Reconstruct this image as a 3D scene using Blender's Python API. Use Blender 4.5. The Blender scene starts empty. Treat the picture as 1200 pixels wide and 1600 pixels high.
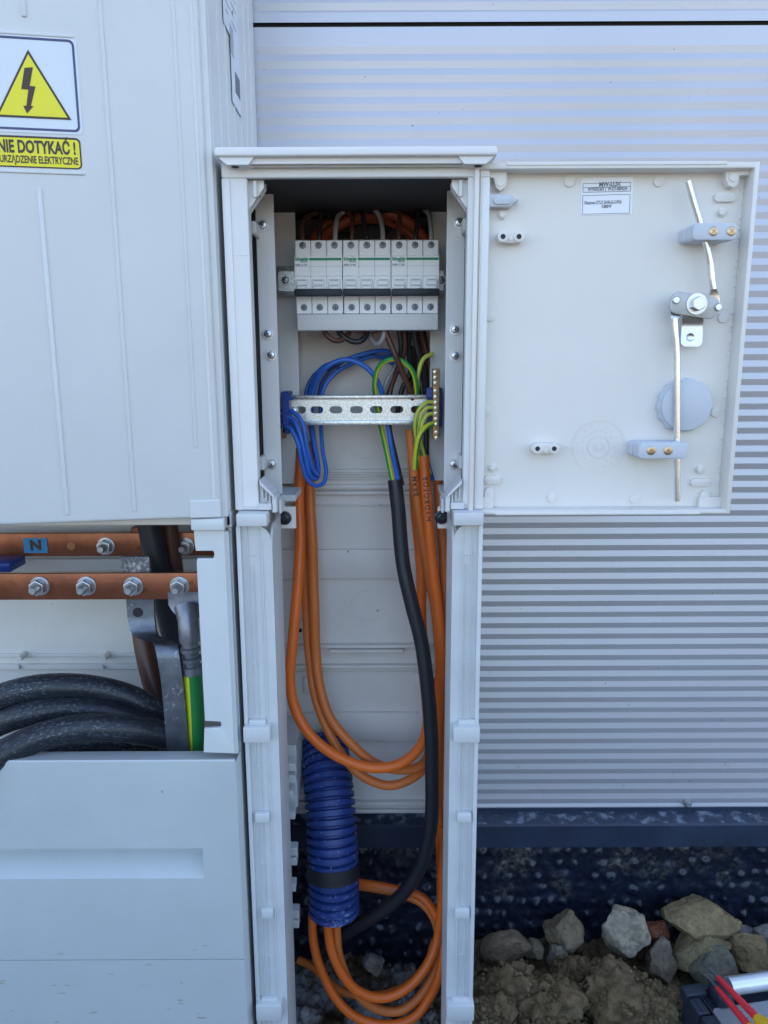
import bpy, bmesh, math, random
from mathutils import Vector, Matrix, Quaternion, noise
R = math.radians
sc = bpy.context.scene
col = sc.collection
random.seed(7)

# ------------------------------------------------------------------ camera
CAM = Vector((0, 0, 0.85)); PITCH = 11.0; ROLL = 0.24; F = 1170.0
cd = bpy.data.cameras.new('camera'); cam = bpy.data.objects.new('camera', cd); col.objects.link(cam)
cam.location = CAM
CR = Matrix.Rotation(R(90 - PITCH), 3, 'X') @ Matrix.Rotation(R(-ROLL), 3, 'Z')
cam.rotation_euler = CR.to_euler()
cd.sensor_fit = 'VERTICAL'; cd.sensor_height = 32; cd.lens = 32 * F / 1600
cd.clip_start = 0.02; cd.clip_end = 500
sc.camera = cam
# ------------------------------------------------------------------ world, sun, exposure
SUN_EL, SUN_AZ = 42.0, 20.0        # sun behind the building (towards +Y), 20 deg to the right
w = bpy.data.worlds.new('World'); sc.world = w; w.use_nodes = True
nt = w.node_tree; bg = nt.nodes['Background']; sky = nt.nodes.new('ShaderNodeTexSky')
sky.sky_type = 'NISHITA'; sky.sun_disc = False
sky.sun_elevation = R(SUN_EL); sky.sun_rotation = R(SUN_AZ)
sky.altitude = 100; sky.air_density = 1.0; sky.dust_density = 3.0; sky.ozone_density = 0.6
nt.links.new(sky.outputs[0], bg.inputs[0]); bg.inputs[1].default_value = 0.15
sd = bpy.data.lights.new('sun', 'SUN'); sun = bpy.data.objects.new('sun', sd); col.objects.link(sun)
sd.energy = 3.5; sd.angle = R(0.5); sd.color = (1.0, 0.94, 0.84)
sv = Vector((math.sin(R(SUN_AZ)) * math.cos(R(SUN_EL)), math.cos(R(SUN_AZ)) * math.cos(R(SUN_EL)), math.sin(R(SUN_EL))))
sun.rotation_euler = sv.to_track_quat('Z', 'Y').to_euler(); sun.location = (0, 0, 12)
sc.view_settings.view_transform = 'Standard'; sc.view_settings.look = 'None'
sc.view_settings.gamma = 1; sc.view_settings.exposure = 2.10
sc.cycles.max_bounces = 8; sc.cycles.diffuse_bounces = 5

# ------------------------------------------------------------------ pixel -> world
def ray(px, py): return CR @ Vector(((px - 600) / F, -(py - 800) / F, -1.0))
def P(px, py, Y):
    d = ray(px, py); return CAM + d * (Y / d.y)
def PZ(px, py, z):
    d = ray(px, py); return CAM + d * ((z - CAM.z) / d.z)

# ------------------------------------------------------------------ materials
def newmat(name):
    m = bpy.data.materials.new(name); m.use_nodes = True
    nt = m.node_tree; return m, nt, nt.nodes['Principled BSDF']
def N(nt, t, **kw):
    n = nt.nodes.new(t)
    for k, v in kw.items():
        if k in n.inputs: n.inputs[k].default_value = v
        else: setattr(n, k, v)
    return n
def noise_node(nt, scale, detail=4, rough=.55, vec=None):
    n = N(nt, 'ShaderNodeTexNoise'); n.inputs['Scale'].default_value = scale
    n.inputs['Detail'].default_value = detail; n.inputs['Roughness'].default_value = rough
    if vec is not None: nt.links.new(vec, n.inputs['Vector'])
    return n
def ramp(nt, src, stops):
    r = nt.nodes.new('ShaderNodeValToRGB'); e = r.color_ramp.elements
    while len(e) < len(stops): e.new(0.5)
    for i, (p, c) in enumerate(stops):
        e[i].position = p; e[i].color = (*c, 1) if len(c) == 3 else c
    nt.links.new(src, r.inputs[0]); return r
def mix(nt, fac, a, b, mode='MIX'):
    m = nt.nodes.new('ShaderNodeMix'); m.data_type = 'RGBA'; m.blend_type = mode
    for i, v in ((0, fac), (6, a), (7, b)):
        if hasattr(v, 'is_linked') or hasattr(v, 'links'): nt.links.new(v, m.inputs[i])
        else: m.inputs[i].default_value = v if i == 0 else (*v, 1)
    return m.outputs[2]
def bump(nt, bsdf, src, strength=.1, dist=.002):
    b = nt.nodes.new('ShaderNodeBump'); b.inputs['Strength'].default_value = strength
    b.inputs['Distance'].default_value = dist; nt.links.new(src, b.inputs['Height'])
    nt.links.new(b.outputs[0], bsdf.inputs['Normal'])
def mat(name, c, rough=.45, metal=0, var=.06, nscale=14, bstr=.05, bscale=350, speck=0, speckcol=(.12, .08, .045),
        sscale=60, dust=0, dustcol=(.6, .6, .62), dscale=90, coat=0, spec=.5, scratch=0):
    m, nt, b = newmat(name)
    tc = nt.nodes.new('ShaderNodeTexCoord').outputs['Object']
    n = noise_node(nt, nscale, 5, .6, tc)
    lo = tuple(x * (1 - var) for x in c); hi = tuple(min(1, x * (1 + var)) for x in c)
    cc = ramp(nt, n.outputs[0], [(.3, lo), (.7, hi)]).outputs[0]
    if speck:
        s = noise_node(nt, sscale, 3, .6, tc)
        f = ramp(nt, s.outputs[0], [(1 - speck - .02, (0, 0, 0)), (1 - speck + .02, (1, 1, 1))]).outputs[0]
        cc = mix(nt, f, cc, speckcol)
    if dust:
        s = noise_node(nt, dscale, 8, .75, tc); s2 = noise_node(nt, dscale / 12, 3, .5, tc)
        mm = nt.nodes.new('ShaderNodeMath'); mm.operation = 'MULTIPLY'
        nt.links.new(s.outputs[0], mm.inputs[0]); nt.links.new(s2.outputs[0], mm.inputs[1])
        f = ramp(nt, mm.outputs[0], [(.34 - dust * .1, (0, 0, 0)), (.42 - dust * .1, (1, 1, 1))]).outputs[0]
        cc = mix(nt, f, cc, dustcol)
    if scratch:
        mp = nt.nodes.new('ShaderNodeMapping'); mp.inputs['Rotation'].default_value = (.3, .5, .8); mp.inputs['Scale'].default_value = (500, 60, 350)
        nt.links.new(tc, mp.inputs[0]); s = noise_node(nt, 1, 2, .5, mp.outputs[0])
        f = ramp(nt, s.outputs[0], [(.7 - scratch * .06, (0, 0, 0)), (.75 - scratch * .04, (1, 1, 1))]).outputs[0]
        cc = mix(nt, f, cc, dustcol)
    nt.links.new(cc, b.inputs['Base Color'])
    rr = nt.nodes.new('ShaderNodeMapRange'); nt.links.new(n.outputs[0], rr.inputs[0])
    rr.inputs[3].default_value = max(.02, rough - .06); rr.inputs[4].default_value = min(1, rough + .08)
    nt.links.new(rr.outputs[0], b.inputs['Roughness'])
    b.inputs['Metallic'].default_value = metal; b.inputs['Coat Weight'].default_value = coat
    b.inputs['Specular IOR Level'].default_value = spec
    if bstr:
        bn = noise_node(nt, bscale, 3, .6, tc); bump(nt, b, bn.outputs[0], bstr, .001)
    return m
M = {}
M['grey'] = mat('light_grey_plastic', (.62, .64, .635), .42, var=.035, nscale=9, bstr=.10, speck=.22, sscale=45, speckcol=(.33, .30, .22))
M['greylow'] = mat('weathered_grey_plastic', (.50, .53, .53), .45, var=.06, nscale=7, bstr=.12, speck=.265, sscale=38, speckcol=(.30, .24, .12))
def streaks(m, z0):
    nt = m.node_tree; b = nt.nodes['Principled BSDF']; src = b.inputs['Base Color'].links[0].from_socket
    tc = nt.nodes.new('ShaderNodeTexCoord').outputs['Generated']; tc = nt.nodes.new('ShaderNodeNewGeometry').outputs['Position']
    mp = nt.nodes.new('ShaderNodeMapping'); mp.inputs['Scale'].default_value = (32, 10, 130); nt.links.new(tc, mp.inputs[0])
    n = noise_node(nt, 1, 5, .65, mp.outputs[0]); sx = nt.nodes.new('ShaderNodeSeparateXYZ'); nt.links.new(tc, sx.inputs[0])
    mr = nt.nodes.new('ShaderNodeMapRange'); nt.links.new(sx.outputs[2], mr.inputs[0])
    mr.inputs[1].default_value = z0 - .02; mr.inputs[2].default_value = z0 + .12; mr.inputs[3].default_value = .06; mr.inputs[4].default_value = -.06
    ad = N(nt, 'ShaderNodeMath', operation='ADD'); nt.links.new(n.outputs[0], ad.inputs[0]); nt.links.new(mr.outputs[0], ad.inputs[1])
    f = ramp(nt, ad.outputs[0], [(.685, (0, 0, 0)), (.73, (.7, .7, .7))]).outputs[0]
    nt.links.new(mix(nt, f, src, (.26, .17, .07)), b.inputs['Base Color'])
streaks(M['greylow'], .20)
M['post'] = mat('moulded_grey_plastic', (.59, .60, .60), .38, var=.06, nscale=18, bstr=.14, speck=.23, sscale=50, speckcol=(.36, .33, .28))
M['inner_shade'] = mat('painted_inner_shade', (.05, .045, .045), .7)  # near-black colour standing in for the deep shade inside the narrow cabinet
M['inner'] = mat('inner_grey_plastic', (.72, .68, .63), .5, var=.06, nscale=9, bstr=.10, speck=.24, sscale=50, speckcol=(.25, .22, .18))
M['doorin'] = mat('door_grey_plastic', (.72, .69, .645), .42, var=.03, nscale=8, bstr=.06, speck=.20, sscale=40, speckcol=(.45, .44, .42))
M['plate'] = mat('white_mounting_plate', (.72, .715, .70), .45, var=.03, bstr=.05, speck=.21, speckcol=(.3, .28, .25))
M['bluegrey'] = mat('blue_grey_plastic', (.53, .56, .61), .4, var=.03)
M['white'] = mat('white_breaker_plastic', (.90, .90, .90), .38, var=.015, bstr=.03)
M['grout'] = mat('dark_gap', (.02, .02, .025), .7)
M['toggle'] = mat('dark_toggle_bar', (.008, .011, .022), .5, var=.1)
M['zinc'] = mat('zinc_plated_steel', (.62, .64, .67), .34, 1, var=.12, nscale=60, bstr=.08)
M['galv'] = mat('galvanised_sheet', (.60, .62, .62), .36, 1, var=.28, nscale=420, bstr=.2, bscale=500)
M['steel'] = mat('dull_steel', (.17, .185, .21), .42, .9, var=.25, nscale=45, bstr=.2, dust=.35, dscale=200)
M['lugmetal'] = mat('dull_lug_metal', (.24, .25, .28), .42, .85, var=.25, nscale=60, bstr=.2)
M['tin'] = mat('tinned_metal', (.50, .51, .52), .42, .85, var=.2, nscale=50, bstr=.15)
M['lockmetal'] = mat('matte_galvanised_plate', (.46, .46, .45), .5, .45, var=.1, nscale=150, bstr=.08)
M['chrome'] = mat('chrome_steel', (.72, .73, .74), .24, 1, var=.08, nscale=40, bstr=.02)
M['rodgold'] = mat('passivated_steel', (.44, .42, .37), .16, 1, var=.10, nscale=40, bstr=.02)
M['brass'] = mat('brass', (.30, .20, .10), .3, .9, var=.12, nscale=90)
M['brasstop'] = mat('brass_screw_head', (.86, .78, .60), .3, .8, var=.05)
M['copper'] = mat('copper_bar', (.30, .105, .055), .36, .7, var=.42, nscale=16, bstr=.12, bscale=200, speck=.3, sscale=30, speckcol=(.22, .085, .045))
M['dark'] = mat('dark_metal', (.05, .055, .065), .35, .8)
M['orange'] = mat('orange_cable_sheath', (.80, .150, .014), .38, var=.12, nscale=12, bstr=.12, bscale=120, dust=.12, dustcol=(.6, .4, .28), scratch=.25)
M['orangedull'] = mat('dull_orange_sheath', (.64, .165, .028), .45, var=.15, nscale=14, bstr=.12, bscale=120, dust=.2, dustcol=(.5, .38, .28), scratch=.3)
M['orangedark'] = mat('shaded_red_orange_sheath', (.34, .07, .02), .45, var=.2, nscale=14)  # darker copy of the orange sheath, deep shade put into its colour
def mat_cable(name, c, rough, scuff, amt, var=.15, fine=.5):
    m, nt, b = newmat(name); uv = nt.nodes.new('ShaderNodeUVMap'); sp = nt.nodes.new('ShaderNodeSeparateXYZ'); nt.links.new(uv.outputs[0], sp.inputs[0])
    def mt(op, a, v=None):
        n = nt.nodes.new('ShaderNodeMath'); n.operation = op; nt.links.new(a, n.inputs[0])
        if v is not None: n.inputs[1].default_value = v
        return n.outputs[0]
    ang = mt('MULTIPLY', sp.outputs[1], 2 * math.pi)
    cb = nt.nodes.new('ShaderNodeCombineXYZ'); nt.links.new(mt('MULTIPLY', sp.outputs[0], 230), cb.inputs[0])
    nt.links.new(mt('MULTIPLY', mt('COSINE', ang), 7), cb.inputs[1]); nt.links.new(mt('MULTIPLY', mt('SINE', ang), 7), cb.inputs[2])
    tc = nt.nodes.new('ShaderNodeTexCoord').outputs['Object']
    va = nt.nodes.new('ShaderNodeVectorMath'); va.operation = 'ADD'
    oi = nt.nodes.new('ShaderNodeObjectInfo'); sc_ = mt('MULTIPLY', oi.outputs['Random'], 50); nt.links.new(cb.outputs[0], va.inputs[0]); nt.links.new(sc_, va.inputs[1])
    n1 = noise_node(nt, 1, 6, .72, va.outputs[0]); n2 = noise_node(nt, 9, 4, .6, tc); n3 = noise_node(nt, 260, 3, .6, tc)
    base = ramp(nt, n2.outputs[0], [(.3, tuple(x * (1 - var) for x in c)), (.7, tuple(min(1, x * (1 + var)) for x in c))]).outputs[0]
    f = ramp(nt, n1.outputs[0], [(.60 - amt * .08, (0, 0, 0)), (.70 - amt * .05, (1, 1, 1))]).outputs[0]
    g = ramp(nt, n2.outputs[0], [(.42, (.15, .15, .15)), (.62, (1, 1, 1))]).outputs[0]
    f = mix(nt, 1.0, f, g, 'MULTIPLY'); f = mix(nt, 1.0, f, (fine, fine, fine), 'MULTIPLY')
    nt.links.new(mix(nt, f, base, scuff), b.inputs['Base Color'])
    rr = ramp(nt, n2.outputs[0], [(.3, (rough - .05,) * 3), (.7, (rough + .1,) * 3)]); nt.links.new(rr.outputs[0], b.inputs['Roughness'])
    bump(nt, b, n1.outputs[0], .15, .0008); return m
M['black'] = mat('black_cable_sheath', (.018, .020, .026), .42, var=.2, bstr=.2, bscale=160, dust=.1, dustcol=(.18, .2, .24))
M['blackdusty'] = mat('scuffed_black_sheath', (.018, .020, .026), .42, var=.2, bstr=.3, bscale=120, dust=.25, dustcol=(.13, .145, .17), dscale=300, scratch=1.5)
M['orange'] = mat_cable('orange_cable_sheath', (.82, .155, .014), .38, (.62, .36, .22), .5)
M['orangedull'] = mat_cable('dull_orange_sheath', (.66, .17, .028), .45, (.55, .38, .26), .8)
M['black'] = mat_cable('black_cable_sheath', (.016, .018, .024), .42, (.10, .12, .15), .3)
M['blackdusty'] = mat_cable('scuffed_black_sheath', (.014, .017, .024), .38, (.26, .29, .33), .95, fine=.85)
M['wblack'] = mat('black_wire', (.02, .02, .022), .4)
M['wbrown'] = mat('brown_wire', (.10, .04, .025), .4)
M['wgrey'] = mat('grey_wire', (.36, .36, .38), .42)
M['wblue'] = mat('blue_wire', (.035, .15, .58), .36, var=.08)
M['wbluedark'] = mat('deep_blue_wire', (.03, .09, .34), .38, var=.08)
M['blueblock'] = mat('blue_terminal_plastic', (.010, .05, .28), .4, var=.05)
M['conduit'] = mat('blue_corrugated_plastic', (.016, .044, .19), .42, var=.25, nscale=25, bstr=.25, bscale=150, dust=.32, dustcol=(.25, .30, .50), dscale=160, scratch=.5)
M['tape'] = mat('black_tape', (.014, .015, .018), .5, var=.2)
M['yellow'] = mat('sign_yellow', (.80, .72, .02), .45, var=.03, bstr=.02)
M['signwhite'] = mat('sign_white', (.66, .71, .76), .42, var=.02, bstr=.02)
M['signblue'] = mat('sign_frame_navy', (.05, .06, .16), .45, bstr=0)
M['ink'] = mat('brown_black_ink', (.055, .03, .02), .5, bstr=0)
M['paper'] = mat('white_paper_label', (.82, .84, .88), .5, var=.02, bstr=.02)
M['print'] = mat('grey_print', (.16, .17, .20), .6, bstr=0)
M['green'] = mat('green_print', (.0, .26, .13), .5, bstr=0)
M['rivet'] = mat('copper_coloured_screw', (.42, .20, .10), .35, .8)
M['screwgold'] = mat('yellow_passivated_screw', (.52, .42, .27), .3, .85)
M['flash'] = mat('dark_blue_flashing', (.020, .032, .060), .42, var=.25, nscale=20, bstr=.2, bscale=260, speck=.33, sscale=500, speckcol=(.09, .10, .11))
M['flashtop'] = mat('dusty_flashing_top', (.022, .034, .06), .45, var=.15, nscale=20, bstr=.2, bscale=260, dust=.72, dustcol=(.20, .24, .29), dscale=900)
M['tbblack'] = mat('toolbox_black_plastic', (.018, .024, .04), .45, var=.2, bstr=.2, dust=.08, dustcol=(.3, .28, .22))
M['red'] = mat('red_insulation', (.60, .02, .03), .35, var=.08)
M['gripyellow'] = mat('yellow_grip', (.75, .42, .02), .45, var=.05)
M['alu'] = mat('brushed_aluminium', (.80, .84, .88), .32, .7, var=.05)
M['bluelabel'] = mat('blue_label', (.03, .24, .52), .5, bstr=0)

def mat_clear():
    m, nt, b = newmat('clear_plastic'); b.inputs['Base Color'].default_value = (.80, .84, .88, 1)
    b.inputs['Transmission Weight'].default_value = .75; b.inputs['Roughness'].default_value = .25; b.inputs['IOR'].default_value = 1.3
    return m
M['clear'] = mat_clear()
def mat_gy(name, yel, grn, phase, twist):
    m, nt, b = newmat(name)
    uv = nt.nodes.new('ShaderNodeUVMap'); sp = nt.nodes.new('ShaderNodeSeparateXYZ'); nt.links.new(uv.outputs[0], sp.inputs[0])
    a = N(nt, 'ShaderNodeMath', operation='MULTIPLY'); nt.links.new(sp.outputs[0], a.inputs[0]); a.inputs[1].default_value = twist
    s = N(nt, 'ShaderNodeMath', operation='ADD'); nt.links.new(sp.outputs[1], s.inputs[0]); nt.links.new(a.outputs[0], s.inputs[1])
    s2 = N(nt, 'ShaderNodeMath', operation='ADD'); nt.links.new(s.outputs[0], s2.inputs[0]); s2.inputs[1].default_value = phase + 10
    f = N(nt, 'ShaderNodeMath', operation='FRACT'); nt.links.new(s2.outputs[0], f.inputs[0])
    g = N(nt, 'ShaderNodeMath', operation='GREATER_THAN'); nt.links.new(f.outputs[0], g.inputs[0]); g.inputs[1].default_value = .5
    nt.links.new(mix(nt, g.outputs[0], yel, grn), b.inputs['Base Color']); b.inputs['Roughness'].default_value = .38
    return m
M['gy'] = mat_gy('green_yellow_wire', (.62, .62, .03), (.03, .30, .05), .0, 0)
M['gy2'] = mat_gy('green_yellow_wire_turned', (.60, .64, .10), (.05, .36, .10), .22, 3)
M['gybig'] = mat_gy('green_yellow_cable', (.62, .66, .02), (.015, .20, .05), .97, 0)

def mat_soil():
    m, nt, b = newmat('damp_soil'); tc = nt.nodes.new('ShaderNodeTexCoord').outputs['Object']
    n1 = noise_node(nt, 9, 6, .6, tc); n2 = noise_node(nt, 120, 6, .7, tc); n3 = noise_node(nt, 5, 3, .5, tc)
    c = ramp(nt, n1.outputs[0], [(.3, (.075, .055, .028)), (.5, (.14, .105, .058)), (.7, (.21, .165, .10))]).outputs[0]
    c2 = ramp(nt, n2.outputs[0], [(.3, (.45, .45, .45)), (.7, (1.35, 1.35, 1.3))]).outputs[0]
    c = mix(nt, 1.0, c, c2, 'MULTIPLY')
    sx = nt.nodes.new('ShaderNodeSeparateXYZ'); nt.links.new(tc, sx.inputs[0])
    mr = nt.nodes.new('ShaderNodeMapRange'); nt.links.new(sx.outputs[0], mr.inputs[0])
    mr.inputs[1].default_value = .02; mr.inputs[2].default_value = .12; mr.inputs[3].default_value = .62; mr.inputs[4].default_value = .10
    mm = N(nt, 'ShaderNodeMath', operation='GREATER_THAN'); ad = N(nt, 'ShaderNodeMath', operation='ADD')
    nt.links.new(n2.outputs[0], ad.inputs[0]); nt.links.new(mr.outputs[0], ad.inputs[1])
    sm = N(nt, 'ShaderNodeMath', operation='MULTIPLY'); nt.links.new(ad.outputs[0], sm.inputs[0]); sm.inputs[1].default_value = 1
    f = ramp(nt, sm.outputs[0], [(.86, (0, 0, 0)), (1.0, (1, 1, 1))]).outputs[0]
    f2 = mix(nt, 1.0, f, ramp(nt, n1.outputs[0], [(.42, (0, 0, 0)), (.52, (1, 1, 1))]).outputs[0], 'MULTIPLY')
    c = mix(nt, f2, c, (.34, .34, .35))
    # far from the trench the yard is dry pale sand
    ln = N(nt, 'ShaderNodeVectorMath', operation='LENGTH'); nt.links.new(tc, ln.inputs[0])
    mr2 = nt.nodes.new('ShaderNodeMapRange'); nt.links.new(ln.outputs['Value'], mr2.inputs[0])
    mr2.inputs[1].default_value = 1.5; mr2.inputs[2].default_value = 3.0
    c = mix(nt, mr2.outputs[0], c, (.36, .31, .24))
    nt.links.new(c, b.inputs['Base Color']); b.inputs['Roughness'].default_value = .95
    b.inputs['Specular IOR Level'].default_value = .2
    bump(nt, b, n2.outputs[0], .6, .004)
    return m
M['soil'] = mat_soil()
def mat_rock(name, c):
    m, nt, b = newmat(name); tc = nt.nodes.new('ShaderNodeTexCoord').outputs['Object']
    n1 = noise_node(nt, 25, 6, .65, tc); n2 = noise_node(nt, 160, 5, .7, tc)
    cc = ramp(nt, n1.outputs[0], [(.3, tuple(x * .6 for x in c)), (.52, c), (.75, tuple(min(1, x * 1.35) for x in c))]).outputs[0]
    cc = mix(nt, 1.0, cc, ramp(nt, n2.outputs[0], [(.3, (.6, .6, .6)), (.7, (1.25, 1.25, 1.25))]).outputs[0], 'MULTIPLY')
    n3 = noise_node(nt, 40, 7, .75, tc); f = ramp(nt, n3.outputs[0], [(.50, (0, 0, 0)), (.60, (.75, .75, .75))]).outputs[0]
    cc = mix(nt, f, cc, (.14, .105, .055))
    n4 = noise_node(nt, 420, 2, .5, tc); f = ramp(nt, n4.outputs[0], [(.66, (0, 0, 0)), (.70, (.5, .5, .5))]).outputs[0]
    cc = mix(nt, f, cc, (.36, .35, .32))
    nt.links.new(cc, b.inputs['Base Color']); b.inputs['Roughness'].default_value = .9
    bump(nt, b, n2.outputs[0], .8, .003); return m
def mat_panel():
    m, nt, b = newmat('coated_steel_panel'); tc = nt.nodes.new('ShaderNodeTexCoord').outputs['Object']
    n1 = noise_node(nt, 3, 4, .5, tc); n2 = noise_node(nt, 30, 5, .65, tc); n3 = noise_node(nt, 180, 2, .5, tc)
    c = ramp(nt, n1.outputs[0], [(.3, (.49, .485, .52)), (.7, (.54, .535, .565))]).outputs[0]
    # sandy splashes near the foot of the panel
    sx = nt.nodes.new('ShaderNodeSeparateXYZ'); nt.links.new(tc, sx.inputs[0])
    mr = nt.nodes.new('ShaderNodeMapRange'); nt.links.new(sx.outputs[2], mr.inputs[0])
    mr.inputs[1].default_value = .25; mr.inputs[2].default_value = .45; mr.inputs[3].default_value = .07; mr.inputs[4].default_value = -.08
    ad = N(nt, 'ShaderNodeMath', operation='ADD'); nt.links.new(n2.outputs[0], ad.inputs[0]); nt.links.new(mr.outputs[0], ad.inputs[1])
    f = ramp(nt, ad.outputs[0], [(.68, (0, 0, 0)), (.78, (.55, .55, .55))]).outputs[0]
    c = mix(nt, f, c, (.30, .25, .13))
    f = ramp(nt, n3.outputs[0], [(.74, (0, 0, 0)), (.77, (1, 1, 1))]).outputs[0]
    c = mix(nt, f, c, (.22, .21, .20))
    nt.links.new(c, b.inputs['Base Color']); b.inputs['Roughness'].default_value = .42; b.inputs['Metallic'].default_value = .45
    bump(nt, b, n1.outputs[0], .35, .006)
    return m
M['panel'] = mat_panel()
def mat_membrane():
    m, nt, b = newmat('dimpled_membrane'); tc = nt.nodes.new('ShaderNodeTexCoord').outputs['Object']
    n1 = noise_node(nt, 13, 6, .65, tc); n2 = noise_node(nt, 160, 4, .7, tc)
    c = ramp(nt, n2.outputs[0], [(.35, (.007, .010, .020)), (.7, (.018, .026, .05))]).outputs[0]
    sx = nt.nodes.new('ShaderNodeSeparateXYZ'); nt.links.new(tc, sx.inputs[0])
    mr = nt.nodes.new('ShaderNodeMapRange'); nt.links.new(sx.outputs[2], mr.inputs[0])
    mr.inputs[1].default_value = .0; mr.inputs[2].default_value = .19; mr.inputs[3].default_value = -.03; mr.inputs[4].default_value = .09
    ad = N(nt, 'ShaderNodeMath', operation='ADD'); nt.links.new(n1.outputs[0], ad.inputs[0]); nt.links.new(mr.outputs[0], ad.inputs[1])
    f = ramp(nt, ad.outputs[0], [(.60, (0, 0, 0)), (.72, (1, 1, 1))]).outputs[0]
    f2 = mix(nt, 1.0, f, ramp(nt, n2.outputs[0], [(.40, (0, 0, 0)), (.62, (1, 1, 1))]).outputs[0], 'MULTIPLY')
    c = mix(nt, f2, c, (.15, .14, .11))
    nt.links.new(c, b.inputs['Base Color']); b.inputs['Roughness'].default_value = .33
    bump(nt, b, n2.outputs[0], .25, .001)
    return m
M['membrane'] = mat_membrane()

# ------------------------------------------------------------------ mesh builder
class MB:
    def __init__(s): s.bm = bmesh.new(); s.uv = s.bm.loops.layers.uv.new('UVMap'); s.mi = 0
    def slot(s, i): s.mi = i; return s
    def _merge(s, b2, mtx=None):
        if mtx is not None: bmesh.ops.transform(b2, matrix=mtx, verts=b2.verts)
        me = bpy.data.meshes.new('tmp'); b2.to_mesh(me); b2.free()
        for p in me.polygons: p.material_index = s.mi
        s.bm.from_mesh(me); bpy.data.meshes.remove(me)
    def box(s, x0, x1, y0, y1, z0, z1, bev=0.0006, seg=1, mtx=None):
        b = bmesh.new(); bmesh.ops.create_cube(b, size=1)
        x0, x1 = min(x0, x1), max(x0, x1); y0, y1 = min(y0, y1), max(y0, y1); z0, z1 = min(z0, z1), max(z0, z1)
        for v in b.verts:
            v.co = Vector((x0 if v.co.x < 0 else x1, y0 if v.co.y < 0 else y1, z0 if v.co.z < 0 else z1))
        bev = min(bev, (x1 - x0) * .45, (y1 - y0) * .45, (z1 - z0) * .45)
        if bev > 0: bmesh.ops.bevel(b, geom=b.edges[:], offset=bev, segments=seg, affect='EDGES', profile=.5)
        s._merge(b, mtx); return s
    def bp(s, a0, a1, b0, b1, Y0, Y1, bev=.0006, seg=1):
        """box whose front face at depth Y0 covers columns a0-a1 and rows b0-b1 of the photograph"""
        am, bm_ = (a0 + a1) / 2, (b0 + b1) / 2
        return s.box(P(a0, bm_, Y0).x, P(a1, bm_, Y0).x, Y0, Y1, P(am, b0, Y0).z, P(am, b1, Y0).z, bev, seg)
    def prism(s, pts, Y0, Y1, holes=(), bev=0, mtx=None):
        """polygon in XZ extruded from Y0 (front) to Y1"""
        b = bmesh.new(); es = []
        for loop in (pts, *holes):
            vs = [b.verts.new((x, Y0, z)) for x, z in loop]
            es += [b.edges.new((vs[i], vs[(i + 1) % len(vs)])) for i in range(len(vs))]
        if holes: bmesh.ops.triangle_fill(b, use_beauty=True, edges=es, normal=(0, -1, 0))
        else: b.faces.new(b.verts)
        fs = b.faces[:]
        r = bmesh.ops.extrude_face_region(b, geom=fs)
        for v in r['geom']:
            if isinstance(v, bmesh.types.BMVert): v.co.y = Y1
        bmesh.ops.recalc_face_normals(b, faces=b.faces)
        if bev > 0:
            ed = [e for e in b.edges if len(e.link_faces) == 2 and e.calc_face_angle(0) > .9 and all(abs(v.co.y - Y0) < 1e-6 for v in e.verts)]
            bmesh.ops.bevel(b, geom=ed, offset=bev, segments=2, affect='EDGES', profile=.5)
        s._merge(b, mtx); return s
    def cyl(s, c, axis, r, l, seg=20, r2=None, bev=0):
        b = bmesh.new(); bmesh.ops.create_cone(b, cap_ends=True, segments=seg, radius1=r, radius2=r if r2 is None else r2, depth=l)
        if bev: bmesh.ops.bevel(b, geom=[e for e in b.edges if len(e.link_faces) == 2 and e.calc_face_angle(0) > 1.2], offset=bev, segments=2, affect='EDGES', profile=.5)
        q = Vector((0, 0, 1)).rotation_difference(Vector(axis).normalized()).to_matrix().to_4x4()
        s._merge(b, Matrix.Translation(Vector(c)) @ q); return s
    def lathe(s, c, axis, prof, seg=20):
        b = bmesh.new(); rings = []
        for r, h in prof:
            rings.append([b.verts.new((r * math.cos(2 * math.pi * k / seg), r * math.sin(2 * math.pi * k / seg), h)) for k in range(seg)])
        for i in range(len(rings) - 1):
            for k in range(seg):
                b.faces.new((rings[i][k], rings[i][(k + 1) % seg], rings[i + 1][(k + 1) % seg], rings[i + 1][k]))
        b.faces.new(rings[0]); b.faces.new(rings[-1]); bmesh.ops.recalc_face_normals(b, faces=b.faces)
        q = Vector((0, 0, 1)).rotation_difference(Vector(axis).normalized()).to_matrix().to_4x4()
        s._merge(b, Matrix.Translation(Vector(c)) @ q); return s
    def tube(s, pts, r, seg=14, step=.004, caps=True, rfun=None, jit=0):
        pts = smooth(pts, step)
        if jit: pts = [q + Vector((noise.noise(q * 14 + Vector((r * 900, 0, 0))), noise.noise(q * 14 + Vector((0, 9, r * 900))), 0)) * jit for q in pts]
        n = len(pts); bm = s.bm; uv = s.uv
        T, Nn, L = frames(pts); rings = []
        for i, p in enumerate(pts):
            rr = r if rfun is None else rfun(L[i], L[-1])
            B = T[i].cross(Nn[i]); ring = []
            for k in range(seg):
                a = 2 * math.pi * k / seg
                ring.append(bm.verts.new(p + (Nn[i] * math.cos(a) + B * math.sin(a)) * rr))
            rings.append(ring)
        for i in range(n - 1):
            for k in range(seg):
                f = bm.faces.new((rings[i][k], rings[i][(k + 1) % seg], rings[i + 1][(k + 1) % seg], rings[i + 1][k]))
                f.material_index = s.mi
                for lp, (uu, vv) in zip(f.loops, ((L[i], k / seg), (L[i], (k + 1) / seg), (L[i + 1], (k + 1) / seg), (L[i + 1], k / seg))):
                    lp[uv].uv = (uu, vv)
        if caps:
            for ring in (rings[0], rings[-1]):
                f = bm.faces.new(ring); f.material_index = s.mi
        return s
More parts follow.
